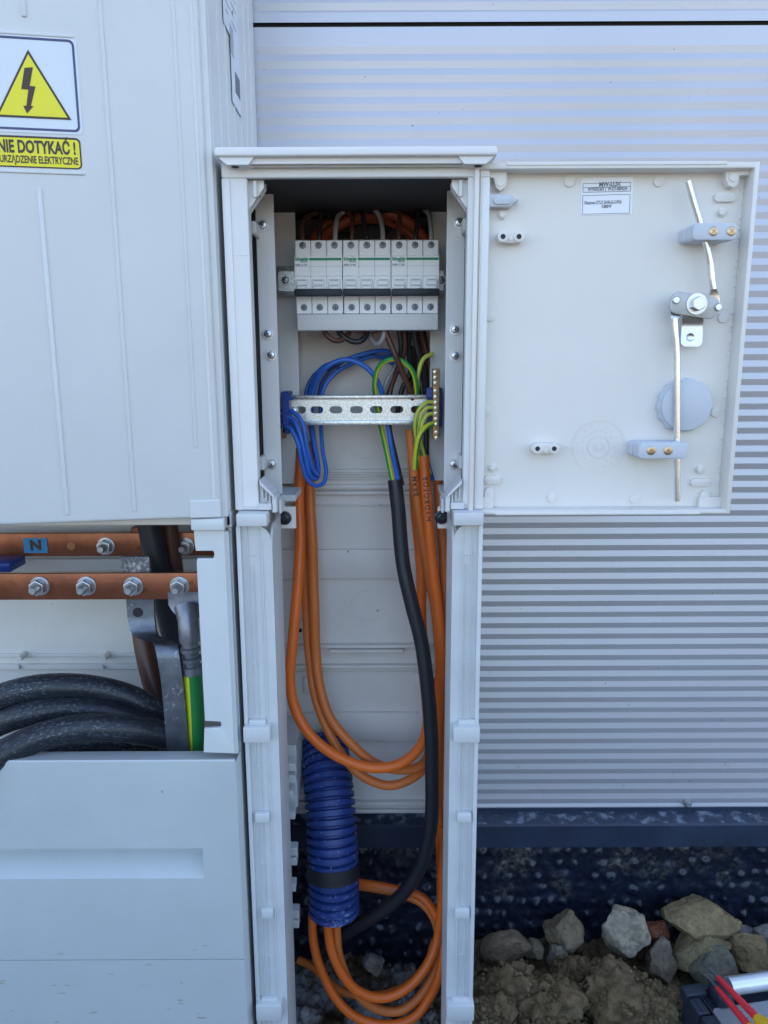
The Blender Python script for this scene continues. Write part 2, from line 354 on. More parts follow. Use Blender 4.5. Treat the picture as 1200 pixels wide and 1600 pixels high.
    def strap(s, rows, th):
        """bent flat bar: rows of (left point, right point), thickness th backwards"""
        bm = s.bm; q = []
        for a, b_ in rows:
            d = Vector((0, th, 0)); q.append([bm.verts.new(v) for v in (a, b_, b_ + d, a + d)])
        for i in range(len(q) - 1):
            for k in range(4):
                f = bm.faces.new((q[i][k], q[i][(k + 1) % 4], q[i + 1][(k + 1) % 4], q[i + 1][k])); f.material_index = s.mi
        for r_ in (q[0], q[-1]): bm.faces.new(r_).material_index = s.mi
        return s
    def text(s, string, size, mtx, bold=0.0, font_x=1.0, wrap=None, spacing=1.0):
        cu = bpy.data.curves.new('t', 'FONT'); cu.body = string; cu.size = size; cu.offset = bold; cu.space_character = spacing
        cu.align_x = 'LEFT'; cu.align_y = 'BOTTOM_BASELINE'; cu.resolution_u = 3
        ob = bpy.data.objects.new('t', cu); col.objects.link(ob)
        dg = bpy.context.evaluated_depsgraph_get(); dg.update()
        me = bpy.data.meshes.new_from_object(ob.evaluated_get(dg)); bpy.data.objects.remove(ob)
        for v in me.vertices:
            v.co.x *= font_x
        b = bmesh.new(); b.from_mesh(me); bpy.data.meshes.remove(me); bpy.data.curves.remove(cu)
        if wrap:
            for e in range(2): bmesh.ops.subdivide_edges(b, edges=[e_ for e_ in b.edges if e_.calc_length() > .0015], cuts=1)
            for v in b.verts: v.co = wrap(v.co.x, v.co.y)
        else: bmesh.ops.transform(b, matrix=mtx, verts=b.verts)
        s._merge(b); return s
    def build(s, name, mats, parent=None, smooth_=24, props=None, loc=None):
        bmesh.ops.recalc_face_normals(s.bm, faces=s.bm.faces)
        org = Vector(parent['_o']) if parent is not None else Vector(loc or (0, 0, 0))
        bmesh.ops.translate(s.bm, vec=-org, verts=s.bm.verts)
        me = bpy.data.meshes.new(name); s.bm.to_mesh(me); s.bm.free()
        for m in (mats if isinstance(mats, (list, tuple)) else [mats]): me.materials.append(M[m] if isinstance(m, str) else m)
        if smooth_:
            me.polygons.foreach_set('use_smooth', [True] * len(me.polygons)); me.set_sharp_from_angle(angle=R(smooth_))
        o = bpy.data.objects.new(name, me); col.objects.link(o)
        if parent is not None: o.parent = parent
        else: o.location = org
        o['_o'] = tuple(org)
        for k, v in (props or {}).items(): o[k] = v
        return o

def smooth(pts, step):
    pts = [Vector(p) for p in pts]; out = []
    if len(pts) == 2:
        n = max(1, int((pts[1] - pts[0]).length / step)); return [pts[0].lerp(pts[1], i / n) for i in range(n + 1)]
    for i in range(len(pts) - 1):
        p1, p2 = pts[i], pts[i + 1]
        p0 = pts[i - 1] if i else p1 * 2 - p2
        p3 = pts[i + 2] if i + 2 < len(pts) else p2 * 2 - p1
        l = max((p2 - p1).length, 1e-5)
        t0, t1, t2, t3 = 0, 0, 0, 0
        t1 = max((p1 - p0).length, 1e-4) ** .5; t2 = t1 + l ** .5; t3 = t2 + max((p3 - p2).length, 1e-4) ** .5
        n = max(2, int(l / step))
        for k in range(n):
            t = t1 + (t2 - t1) * k / n
            A1 = p0 * ((t1 - t) / t1) + p1 * (t / t1)
            A2 = p1 * ((t2 - t) / (t2 - t1)) + p2 * ((t - t1) / (t2 - t1))
            A3 = p2 * ((t3 - t) / (t3 - t2)) + p3 * ((t - t2) / (t3 - t2))
            B1 = A1 * ((t2 - t) / t2) + A2 * (t / t2)
            B2 = A2 * ((t3 - t) / (t3 - t1)) + A3 * ((t - t1) / (t3 - t1))
            out.append(B1 * ((t2 - t) / (t2 - t1)) + B2 * ((t - t1) / (t2 - t1)))
    out.append(pts[-1]); return out
def frames(pts):
    n = len(pts); T = []
    for i in range(n): T.append((pts[min(i + 1, n - 1)] - pts[max(i - 1, 0)]).normalized())
    ref = Vector((0, -1, 0)); ref = ref - T[0] * ref.dot(T[0])
    if ref.length < .05: ref = Vector((1, 0, 0)) - T[0] * T[0].x
    Nn = [ref.normalized()]; L = [0.0]
    for i in range(1, n):
        v = Nn[-1] - T[i] * Nn[-1].dot(T[i]); Nn.append(v.normalized()); L.append(L[-1] + (pts[i] - pts[i - 1]).length)
    return T, Nn, L

def thing(name, label, cat, loc=(0, 0, 0), group=None):
    o = bpy.data.objects.new(name, None); col.objects.link(o); o.location = loc; o['_o'] = tuple(loc)
    o.empty_display_size = .02; o['label'] = label; o['category'] = cat
    if group: o['group'] = group
    return o
def tag(o, label, cat, group=None):
    o['label'] = label; o['category'] = cat
    if group: o['group'] = group
    return o
def face_cam(p, s=1.0, roll=0): # text plane XY -> XZ facing -Y
    return Matrix.Translation(p) @ Matrix.Rotation(R(roll), 4, 'Y') @ Matrix.Rotation(R(90), 4, 'X')
def rrect(x0, x1, z0, z1, r, n=5):
    x0, x1 = min(x0, x1), max(x0, x1); z0, z1 = min(z0, z1), max(z0, z1); r = min(r, (x1 - x0) * .499, (z1 - z0) * .499)
    out = []
    for cx, cz, a in ((x1 - r, z1 - r, 0), (x0 + r, z1 - r, 90), (x0 + r, z0 + r, 180), (x1 - r, z0 + r, 270)):
        for k in range(n + 1):
            t = R(a + 90 * k / n); out.append((cx + r * math.cos(t), cz + r * math.sin(t)))
    return out
def rrp(a0, a1, b0, b1, Y, r, n=5):
    am, bm_ = (a0 + a1) / 2, (b0 + b1) / 2
    return rrect(P(a0, bm_, Y).x, P(a1, bm_, Y).x, P(am, b0, Y).z, P(am, b1, Y).z, r, n)
def circ(cx, cz, r, n=20): return [(cx + r * math.cos(2 * math.pi * k / n), cz + r * math.sin(2 * math.pi * k / n)) for k in range(n)]
def pt2(px, py, Y): v = P(px, py, Y); return (v.x, v.z)

# shared screw heads -------------------------------------------------
def pan_head(name, r, h, mats, slot='cross', washer=None):
    m = MB(); m.slot(0)
    if washer: m.lathe((0, 0, 0), (0, -1, 0), [(washer, 0), (washer, .0012), (r, .0012)], 24)
    m.lathe((0, -(.0012 if washer else 0), 0), (0, -1, 0), [(r, 0), (r, h * .45), (r * .86, h * .8), (r * .55, h), (r * .01, h * 1.02)], 20)
    m.slot(1); t = h * 1.02 + (.0012 if washer else 0)
    ang = random.uniform(0, 90)
    q = Matrix.Rotation(R(ang), 4, 'Y')
    m.box(-r * .55, r * .55, -t - .00012, -t + .001, -r * .10, r * .10, 0, mtx=q)
    if slot == 'cross': m.box(-r * .10, r * .10, -t - .00015, -t + .001, -r * .55, r * .55, 0, mtx=q)
    m.bm.verts.ensure_lookup_table()
    o = m.build(name, mats); me = o.data; bpy.data.objects.remove(o); return me
SCREW = [pan_head('zinc_screw', .0042, .0028, ['zinc', 'grout'], washer=.0056) for _ in range(4)]
BSCREW = [pan_head('terminal_screw', .0032, .001, ['steel', 'grout']) for _ in range(4)]
BRSCREW = pan_head('brass_screw', .0028, .002, ['brasstop', 'brass'], 'slot')
GSCREW = pan_head('gold_screw', .0042, .0008, ['screwgold', 'rivet'])
def place(me, name, parent, p, props=None, rot=0):
    o = bpy.data.objects.new(name, me); col.objects.link(o); o.parent = parent
    o.location = Vector(p) - Vector(parent['_o']); o['_o'] = tuple(Vector(p)); o.rotation_euler = (0, R(rot), 0)
    for k, v in (props or {}).items(): o[k] = v
    return o

# ================================================================== SETTING
# ground: one sheet, dense where seen
def gaxis(lo, hi, step, far):
    a = []; x = lo
    while x <= hi: a.append(x); x += step
    s, v = step, hi
    while v < far: s *= 1.35; v += s; a.append(v)
    s, v = step, lo
    while v > -far: s *= 1.35; v -= s; a.insert(0, v)
    return a
def ground_h(x, y):
    d = max(0, -x - .3, x - .8, .55 - y, y - 1.05)
    near = max(0, 1 - d / .5)
    v = Vector((x * 9, y * 9, 1.3)); h = noise.fractal(v, 1.0, 2.1, 3) * .020
    v2 = Vector((x * 32, y * 32, 4.1)); c = noise.cell(v2 * 1.0)
    rid = 1 - abs(noise.noise(Vector((x * 26, y * 26, 9)))) * 2
    h += rid * .008 + noise.fractal(Vector((x * 70, y * 70, 2)), .7, 2.1, 4) * .006
    h += noise.fractal(Vector((x * 190, y * 190, 7)), .7, 2.1, 3) * .0022
    m = math.exp(-((x - .28) / .17) ** 2 - ((y - .83) / .10) ** 2) * .030     # heap right of the cabinet
    g = -.006 + m + h * 1.25
    if x < .1: g -= .030
    heap = .62 * math.exp(-((y + 1.25) / .42) ** 2) * math.exp(-(x / 3.5) ** 4) * (1 + .3 * noise.noise(Vector((x * 2, y * 2, 3))))  # unseen soil mound behind the camera, added to shade the lower surfaces
    return heap + g * near + (1 - near) * (-.10 + noise.noise(Vector((x * 1.3, y * 1.3, 0))) * .03)
gx = gaxis(-.17, .72, .0028, 60); gy_ = gaxis(.68, 1.0, .0028, 60); gy_ = sorted(gy_ + [-.5, -.7, -.9, -1.0, -1.2, -1.35, -1.5, -1.65, -1.8, -2.0, -2.3])
bm = bmesh.new(); rows = []
for y in gy_:
    rows.append([bm.verts.new((x, y, ground_h(x, y))) for x in gx])
for j in range(len(gy_) - 1):
    for i in range(len(gx) - 1):
        bm.faces.new((rows[j][i], rows[j][i + 1], rows[j + 1][i + 1], rows[j + 1][i]))
me = bpy.data.meshes.new('ground'); bm.to_mesh(me); bm.free(); me.materials.append(M['soil'])
me.polygons.foreach_set('use_smooth', [True] * len(me.polygons))
g = bpy.data.objects.new('ground', me); col.objects.link(g); g['kind'] = 'structure'
# building ------------------------------------------------------------
YW = .98
bld = thing('warehouse_building', 'light grey ribbed metal clad building wall with dark blue base flashing', 'building', (0, YW, 0))
zbot = P(900, 1265, YW).z; zj = P(900, 37, YW).z
pitch = .01566; zd = P(820, 821, YW).z              # centre of a dark (downward facing) facet
def ribbed(z0, z1, flat_bottom=0, flat_top=0):
    pr = []; A = .0014; y0 = YW
    k = math.floor((z0 - zd) / pitch) - 1; pts = []
    while True:
        zc = zd + k * pitch
        # downward facing facet centred on zc (deeper at its lower edge), upward facing facet above
        for zz, yy in ((zc - pitch * .25, y0 + A), (zc + pitch * .25, y0)):
            if z0 + flat_bottom < zz < z1 - flat_top: pts.append((yy, zz))
        k += 1
        if zc > z1: break
    pts = [(y0, z0), (y0, z0 + flat_bottom + .0005)] + pts + [(y0, z1 - flat_top), (y0, z1)]
    b = bmesh.new(); a_ = [b.verts.new((-9, y, z)) for y, z in pts]; c_ = [b.verts.new((11, y, z)) for y, z in pts]
    for i in range(len(pts) - 1): b.faces.new((a_[i], c_[i], c_[i + 1], a_[i + 1]))
    return b
for z0, z1, fb, ft in ((zbot, zj - .0025, .004, .016), (zj + .0025, 1.5 + zj, .010, .012), (1.505 + zj, 6.0, .01, .01)):
    m = MB(); m._merge(ribbed(z0, z1, fb, ft)); m.build('wall_panel', 'panel', bld, smooth_=3)
zf2_ = P(900, 1324, .952).z
m = MB(); m.box(-9, 11, YW + .006, 9, zf2_ + .004, 6.0, 0); m.box(-9, 11, YW + .05, 8.9, -.4, zf2_ + .0039, 0); m.build('wall_core', 'grout', bld, 0)
m = MB(); m.box(-9.1, 11.1, .93, 9.1, 6.002, 6.12, 0); m.build('roof', 'panel', bld, 0)
zf = P(900, 1290, .952).z; zf2 = P(900, 1324, .952).z
m = MB()
b = bmesh.new(); prof = [(.978, zbot + .004), (.978, zbot - .002), (.955, zf + .001), (.952, zf - .001), (.952, zf2), (.9535, zf2), (.9535, zf - .002), (.985, zbot - .004)]
va = [b.verts.new((-9, y, z)) for y, z in prof]; vc = [b.verts.new((11, y, z)) for y, z in prof]
for i in range(len(prof) - 1): b.faces.new((va[i], vc[i], vc[i + 1], va[i + 1]))
m._merge(b); o = m.build('base_flashing', ['flash', 'flashtop'], bld, 20)
for p_ in o.data.polygons:
    if abs(p_.normal.z) > .5 and p_.area > .1: p_.material_index = 1
# panel fixing screw near the foot
p = P(1074, 1254, YW)
m = MB(); m.lathe(p, (0, -1, 0), [(.0065, 0), (.0065, .0015), (.0045, .002)], 24)
m.cyl(p + Vector((0, -.004, 0)), (0, -1, 0), .0042, .005, 6, bev=.0005); m.build('panel_screw', 'tin', bld)

# dimpled membrane on the plinth
z1m, z0m = zf2 + .012, -.06; X0, X1, st = -.16, .86, .0026
nx, nz = int((X1 - X0) / st), int((z1m - z0m) / st)
bm = bmesh.new(); rows = []
PT = .0215
for j in range(nz + 1):
    row = []
    for i in range(nx + 1):
        x = X0 + i * st; z = z0m + j * st
        wx = x + noise.noise(Vector((x * 9, z * 9, 0))) * .009; wz = z + noise.noise(Vector((x * 8, z * 9, 5))) * .008
        iz = round(wz / PT); ox = .5 * PT if iz % 2 else 0
        ix = round((wx - ox) / PT); d = math.hypot(wx - ox - ix * PT, wz - iz * PT)
        rnd = noise.cell(Vector((ix * 1.7 + .5, iz * 1.3 + .5, .5)))
        hgt = .0065 * (1 - min(1, max(0, (d - .0028) / .0048)) ** 1.0)
        hgt *= .45 + .7 * rnd
        if rnd > .72 and z > .07: hgt -= .008 * max(0, 1 - d / .0038)       # crushed dimple
        crum = noise.fractal(Vector((x * 35, z * 35, 3)), .8, 2, 4) * .0045 + noise.noise(Vector((x * 5, z * 9, 1))) * .007
        row.append(bm.verts.new((x, .986 - max(0, hgt) - crum - max(0, .10 - z) * .03, z)))
    rows.append(row)
for j in range(nz):
    for i in range(nx): bm.faces.new((rows[j][i], rows[j][i + 1], rows[j + 1][i + 1], rows[j + 1][i]))
me = bpy.data.meshes.new('drainage_membrane'); bm.to_mesh(me); bm.free(); me.materials.append(M['membrane'])
me.polygons.foreach_set('use_smooth', [True] * len(me.polygons))
o = bpy.data.objects.new('drainage_membrane', me); col.objects.link(o)
tag(o, 'black dimpled waterproofing membrane covering the plinth below the blue flashing', 'membrane')

# stones ---------------------------------------------------------------
CL = []
def stone(px, py, w_, h_, Y, c, label, seed, ang=0, name='stone', depth=None, n=16, sub=3, flat=.8):
    rnd = random.Random(seed); p = P(px, py, Y)
    k = F / ((p - CAM).dot(CR @ Vector((0, 0, -1))))
    W_, H_ = w_ / k / 2, h_ / k / 2; D_ = depth or (W_ + H_) / 2
    clod = name == 'earth_clod'
    b = bmesh.new(); bmesh.ops.create_icosphere(b, subdivisions=6 if clod else 5, radius=1)
    pl_ = []
    for i in range(n):
        v = Vector((rnd.gauss(0, 1), rnd.gauss(0, 1), rnd.gauss(0, 1))).normalized(); pl_.append((v, rnd.uniform(.58, .86) if not clod else rnd.uniform(.75, .95)))
    for v in b.verts:
        for nn, dd in pl_:
            k_ = v.co.dot(nn) - dd
            if k_ > 0: v.co -= nn * k_
        v.co = Vector((v.co.x * W_ * 1.22, v.co.y * D_ * 1.2, v.co.z * H_ * 1.22))
    b.normal_update()
    for v in b.verts:
        q = v.co * 45 + Vector((seed * 7.7, 0, 0))
        if clod:
            g_ = abs(noise.noise(q * 1.5)) * 1.2 + .28 * abs(noise.noise(q * 5)) + .10 * noise.noise(q * 12)
            v.co += v.normal * (g_ * .010 - .003 + noise.fractal(q * .5, .8, 2, 3) * .012)
            if rnd.random() < .035: CL.append(p + v.co)
        else:
            v.co += v.normal * (noise.fractal(q, .7, 2.2, 5) * min(W_, H_) * .13 + noise.noise(q * 9) * .0007)
    c = (c[0] * 1.12, c[1] * .97, c[2] * .84)
    me = bpy.data.meshes.new(name); b.to_mesh(me); b.free(); me.materials.append(mat_rock('rock_%d' % seed, c))
    me.polygons.foreach_set('use_smooth', [True] * len(me.polygons)); me.set_sharp_from_angle(angle=R(70))
    o = bpy.data.objects.new(name, me); col.objects.link(o); o.location = p; o.rotation_euler = (0, R(ang), 0)
    return tag(o, label, name.replace('_', ' '), 'loose stones along the plinth')
G, Bn, Yl = (.22, .23, .20), (.17, .145, .09), (.26, .21, .12)
stone(793, 1478, 72, 42, .935, (.20, .17, .12), 'small tan wedge stone closest to the grey cabinet foot', 1, -22)
stone(880, 1457, 62, 58, .935, (.19, .165, .115), 'squarish brown stone left of the pale grey angular stone', 2, 5, n=22, flat=.62)
stone(975, 1453, 66, 62, .92, (.35, .345, .29), 'pale grey angular stone standing against the membrane', 3, 18, n=14, flat=.7)
stone(1025, 1457, 34, 36, .935, (.28, .10, .05), 'small red brick fragment right of the pale grey stone', 4, 30)
stone(1094, 1436, 135, 50, .93, (.26, .22, .12), 'long oval tan stone topping the heap at right', 5, 6, n=30)
stone(1092, 1486, 92, 44, .90, (.27, .25, .15), 'tilted flat tan stone under the long oval stone', 6, -30, n=26)
stone(1118, 1514, 66, 56, .87, (.16, .18, .15), 'grey green stone just behind the toolbox corner', 7, 10)
stone(1168, 1492, 66, 70, .89, (.24, .20, .11), 'yellowish lumpy stone right of the tilted flat stone', 8, 0, n=26)
stone(1160, 1459, 44, 20, .94, (.25, .28, .29), 'thin bluish grey stone above the yellowish lumpy stone', 9, 3)
stone(1196, 1458, 34, 26, .93, (.24, .26, .27), 'grey stone cut by the right picture edge above the toolbox', 10, 0)
stone(873, 1497, 34, 46, .91, (.17, .17, .14), 'narrow grey brown stone under the squarish brown stone', 11, -15)
stone(1030, 1505, 50, 66, .90, (.18, .17, .14), 'grey brown stone between red fragment and tilted flat stone', 12, 12)
stone(836, 1484, 30, 30, .925, (.16, .15, .12), 'little dark stone between tan wedge and squarish brown stone', 13, 0)
stone(583, 1506, 30, 32, .92, (.27, .28, .28), 'small grey stone on the soil inside the cable cabinet foot', 14, 0)
for i, (px, py, w_, h_, Y, lb) in enumerate([
    (800, 1545, 80, 70, .85, 'large brown earth clod beside the grey cabinet foot'), (860, 1580, 90, 70, .82, 'brown earth clod at the lower edge left of the yellowish clod'),
    (905, 1525, 70, 50, .88, 'brown earth clod below the narrow grey stone'), (965, 1560, 100, 90, .83, 'largest smooth brown earth clod in the middle of the heap'),
    (1020, 1575, 60, 60, .82, 'brown earth clod just left of the black toolbox'), (770, 1590, 60, 50, .81, 'brown earth clod lowest beside the cabinet foot')]):
    stone(px, py, w_, h_, Y, (.145, .110, .058), lb, 30 + i, random.uniform(-20, 20), 'earth_clod', n=34)['group'] = 'earth clods on the heap'

# crumbs of soil: stuff
m = MB()
spots = [(x_, y_, ground_h(x_, y_)) for x_, y_ in ((random.uniform(-.13, .62), random.uniform(.72, .975)) for _ in range(1100))] + [tuple(v) for v in random.sample(CL, min(len(CL), 2600))]
for i, (x, y, z_) in enumerate(spots):
    r = random.choice([.0012, .0018, .0025, .003, .004, .006, .009] if i < 1100 else [.0010, .0014, .0018, .0024, .0035]) * random.uniform(.7, 1.3)
    b = bmesh.new(); bmesh.ops.create_icosphere(b, subdivisions=1 if r < .005 else 2, radius=r)
    for v in b.verts: v.co *= 1 + noise.noise(v.co * (1.2 / r) + Vector((i * 3.1, 0, 0))) * .55
    m._merge(b, Matrix.Translation((x, y, z_ + r * .2)) @ Matrix.Rotation(random.uniform(0, 6), 4, (random.random(), random.random(), 1)))
o = m.build('soil_crumbs', 'soil', smooth_=50); o['kind'] = 'stuff'; o['label'] = 'crumbs and clods of damp brown soil scattered over the trench edge'


# ================================================================== LARGE CABINET (left)
XL = -.1512
big = thing('electrical_cabinet', 'large light grey plastic cabinet with warning stickers at left', 'cabinet', (-.35, .82, 0))
zhead = P(150, 823, .722).z
def xat(px, py, Y): return P(px, py, Y).x
ztop = 2.0
# upper side wall + frame
m = MB()
m.box(XL - .004, XL, .722, .972, zhead, ztop, .0008)
for Yr in (.755, .79, .826, .862, .90, .935): m.box(XL - .001, XL + .0011, Yr, Yr + .0025, zhead, ztop, .0005)
m.box(XL - .012, XL - .0005, .716, .7255, zhead + .01, ztop, .002, 2)
m.build('side_wall', 'grey', big)
m = MB(); m.box(-.62, XL - .012, .728, .75, zhead, zhead + .020, .001)
m.box(-.62, XL - .004, .75, .955, zhead + .006, zhead + .010, .0005); m.build('header', 'inner', big)
m = MB(); m.box(-.62, XL - .002, .955, .962, -.2, zhead + .03, .0005)
for b0, b1, yy in ((1022, 1027, .951), (1038, 1046, .949), (884, 888, .951), (877, 879, .952)):
    m.box(-.62, XL - .004, yy, .956, P(100, b0, .95).z, P(100, b1, .95).z, .0006)
for px in (34, 165): 
    m.cyl(P(px, 1026, .945), (0, -1, 0), .005, .016, 14, r2=.0035); m.cyl(P(px - 6, 1042, .947), (0, -1, 0), .003, .006, 12)
m.build('back_wall', 'inner', big)
# door, yawed about its right edge
zd0 = P(345, 808, .715).z
door = thing('tmp', 'x', 'x', (XL - .006, .712, zd0)); 
for k in ('label', 'category'): del door[k]
door.name = 'door'; door.parent = big; door.location = Vector(door['_o']) - Vector(big['_o']); DY = R(-9.5)
door.rotation_euler = (0, 0, -DY if False else R(9.5) * 1)
DM = Matrix.Translation(Vector(door['_o'])) @ Matrix.Rotation(R(9.5), 4, 'Z')
DMi = DM.inverted()
def on_door(px, py, off=0):
    """local door coords (x,z) of the point seen at px,py on the door front plane"""
    d = (DMi.to_3x3() @ ray(px, py)); o_ = DMi @ CAM; t = (-off - o_.y) / d.y; q = o_ + d * t; return q
def dl(m, name, mats, parent=None, sm=35):
    """build mesh given in door-local coordinates"""
    bmesh.ops.recalc_face_normals(m.bm, faces=m.bm.faces)
    me = bpy.data.meshes.new(name); m.bm.to_mesh(me); m.bm.free()
    for q in (mats if isinstance(mats, (list, tuple)) else [mats]): me.materials.append(M[q])
    me.polygons.foreach_set('use_smooth', [True] * len(me.polygons)); me.set_sharp_from_angle(angle=R(sm))
    o = bpy.data.objects.new(name, me); col.objects.link(o)
    if parent is not None: o.parent = parent
    return o
m = MB(); H = ztop - zd0
m.box(-.42, 0, 0, .012, 0, H, .0035, 3)
def vrib(m, px_ref, py_ref, z0, z1, w_=.0022, h_=.0016):
    x = on_door(px_ref, py_ref).x; m.box(x - w_, x + w_, -h_, .001, z0, z1, h_ * .9, 3)
zz = lambda px, py: on_door(px, py).z
vrib(m, 62, 300, zz(100, 805), zz(62, 294)); vrib(m, 37, 10, zz(37, 27), H)
vrib(m, 156, 0, zz(207, 800), H, .0019, .0013); vrib(m, 270, 0, zz(310, 700), H, .0016, .0010)
vrib(m, -60, 300, 0, H)
for py, px1 in ((58, 116), (272, 134)): 
    q0 = on_door(-80, py); q1 = on_door(px1, py); m.box(q0.x, q1.x, -.0014, .001, q1.z - .0012, q1.z + .0012, .001, 2)
m.box(-.030, -.0005, -.0012, .001, .0005, .018, .001); 
dl(m, 'door_panel', 'grey', door)
m = MB()
m.box(-.008, -.0045, -.0008, .001, .001, H, .0006); dl(m, 'door_lip', 'grey', door)
# front stile beside the opening (notched plate)
Yf = .715
zs = P(330, 1178, Yf).z
def q2(px, py): return pt2(px, py, Yf)
st_pts = [q2(302, 815), (XL - .005, P(350, 815, Yf).z), (XL - .005, zs), q2(318, 1176),
          q2(319, 1139), q2(344, 1137), q2(346, 1133), q2(344, 1128), q2(320, 1127), q2(307, 880), q2(308, 873), q2(333, 873), q2(335, 866), q2(333, 861), q2(306, 861), q2(304, 850)]
m = MB(); m.prism(st_pts, Yf, Yf + .004, bev=.0008); m.build('front_stile', 'grey', big)
m = MB(); b = bmesh.new()
m.box(XL - .003, XL, .724, .95, zs, P(350, 815, Yf).z, .0005)
m.prism([(XL - .005, zs), (XL - .005, zhead - .004), (XL - .001, zhead - .004), (XL - .001, zs)], Yf + .001, Yf + .012)
m.build('corner_post', 'greylow', big)
m = MB(); m.bp(298, 350, 811, 829, Yf - .006, Yf + .012, .0012, 2); m.box(XL - .010, XL + .001, .722, .90, P(340, 829, .709).z, P(340, 805, .709).z, .001); m.build('hinge_pad', 'grey', big)
# lower foundation front with the grip groove
ysl = .712; zt = P(180, 1189, ysl).z; zg0, zg1 = P(150, 1326, ysl).z, P(150, 1373, ysl).z; xg = P(318, 1350, ysl).x; XR = -.1555
m = MB(); b = bmesh.new()
prof_pts = [(.745, P(180, 1174, .745).z), (.740, P(180, 1175, .740).z), (ysl + .001, zt + .0005), (ysl, zt - .0008)]
def sheet(b, rows, x0, x1):
    a_ = [b.verts.new((x0, y, z)) for y, z in rows]; c_ = [b.verts.new((x1, y, z)) for y, z in rows]
    for i in range(len(rows) - 1): b.faces.new((a_[i], c_[i], c_[i + 1], a_[i + 1]))
sheet(b, prof_pts + [(ysl, zg0)], -.62, XR)
zgm = (zg0 * .5 + zg1 * .5)
sheet(b, [(ysl, zg0), (ysl + .019, zg0 - .0005), (ysl + .019, zgm), (ysl + .001, zg1 + .001), (ysl, zg1)], -.62, xg)
sheet(b, [(ysl, zg0), (ysl, zg1)], xg, XR)
b.faces.new([b.verts.new(v) for v in ((xg, ysl, zg0), (xg, ysl + .019, zg0), (xg, ysl + .019, zgm), (xg, ysl, zg1))])
zsm = P(150, 1500, ysl).z
sheet(b, [(ysl, zg1), (ysl, zsm + .0006), (ysl + .0025, zsm + .0003), (ysl + .0025, zsm - .0003), (ysl, zsm - .0006), (ysl, -.25)], -.62, XR)
m._merge(b); m.build('foundation_panel', 'greylow', big, 20)
m = MB(); b = bmesh.new()
pr = [(XR, ysl), (XR + .0008, ysl + .0006), (XL, ysl + .010), (XL, .95)]
lo = [b.verts.new((x, y, -.25)) for x, y in pr]; hi = [b.verts.new((x, y, zt - .0008 if i < 2 else zt + .006)) for i, (x, y) in enumerate(pr)]
for i in range(3): b.faces.new((lo[i], lo[i + 1], hi[i + 1], hi[i]))
t2_ = b.verts.new((XL, .745, P(180, 1174, .745).z)); t3_ = b.verts.new((XR, .745, P(180, 1174, .745).z))
m._merge(b)
for Yr in (.76, .80, .85, .90): m.box(XL - .001, XL + .0008, Yr, Yr + .002, -.25, zt - .002, .0004)
m.build('foundation_side', 'greylow', big, 20)

# warning stickers (own things, lying on the yawed door)
def sticker_root(name, label, cat, px, py):
    q = DM @ on_door(px, py); o = thing(name, label, cat, q); o.rotation_euler = (0, 0, R(9.5)); return o, on_door(px, py)
def shift(m, q):
    bmesh.ops.translate(m.bm, vec=-q, verts=m.bm.verts); return m
def dp(px, py): q = on_door(px, py); return (q.x, q.z)
sg, q = sticker_root('warning_sign', 'white square sticker with yellow lightning triangle on the large cabinet door', 'warning sign', 45, 205)
xr = on_door(121, 140).x; zt_, zb_ = on_door(100, 62).z, on_door(100, 206).z; xl = xr - (zt_ - zb_) * 1.12
m = MB(); m.prism(rrect(xl, xr + .002, zb_ - .002, zt_ + .002, .004), -.0005, .0002); dl(shift(m, q), 'sticker_base', 'signwhite', sg)
m = MB(); m.prism(rrect(xl + .001, xr, zb_, zt_, .0045), -.0008, -.0003, holes=[rrect(xl + .0028, xr - .0018, zb_ + .0018, zt_ - .0018, .0032)]); dl(shift(m, q), 'border', 'signblue', sg)
def tri(cx, z0, hw, h): return [(cx - hw, z0), (cx + hw, z0), (cx, z0 + h)]
a, b_, c_ = dp(-8, 188), dp(112, 188), dp(44, 78)
cx = c_[0]; hw = b_[0] - cx; hgt = c_[1] - b_[1]
m = MB(); m.prism(tri(cx, b_[1], hw, hgt), -.0009, -.0003); dl(shift(m, q), 'triangle_outline', 'ink', sg)
m = MB(); m.prism(tri(cx, b_[1] + .0016, hw - .0030, hgt - .0052), -.0012, -.0006); dl(shift(m, q), 'triangle', 'yellow', sg)
m = MB(); m.prism([dp(*v) for v in ((39, 107), (52, 106), (47, 135), (56, 136), (49, 166), (53, 167), (43, 178), (37, 166), (42, 166), (45, 141), (34, 140))], -.0015, -.0009); dl(shift(m, q), 'lightning_arrow', 'ink', sg)
sg, q = sticker_root('warning_label', 'yellow strip sticker reading NIE DOTYKAC under the triangle sticker', 'warning sign', 60, 262)
xr = on_door(127, 240).x; zt_, zb_ = on_door(100, 215).z, on_door(100, 264).z; xl = xr - .112
m = MB(); m.prism(rrect(xl, xr, zb_, zt_, .004), -.0004, .0002); dl(shift(m, q), 'border', 'ink', sg)
m = MB(); m.prism(rrect(xl + .0015, xr - .0012, zb_ + .0010, zt_ - .0018, .003), -.0007, -.0002); dl(shift(m, q), 'sticker_base', 'yellow', sg)
m = MB()
def rtext(m, s_, xright, zbase, size, bold, yoff, fx=1.0):
    cu = bpy.data.curves.new('t', 'FONT'); cu.body = s_; cu.size = size; cu.offset = bold; ob = bpy.data.objects.new('t', cu); col.objects.link(ob)
    bpy.context.evaluated_depsgraph_get().update(); w_ = ob.evaluated_get(bpy.context.evaluated_depsgraph_get()).dimensions.x * fx
    bpy.data.objects.remove(ob); m.text(s_, size, face_cam(Vector((xright - w_, yoff, zbase))), bold, fx); return w_
rtext(m, 'NIE DOTYKAĆ !', on_door(117, 240).x, on_door(100, 241).z, .0138, .0005, -.00095, .64)
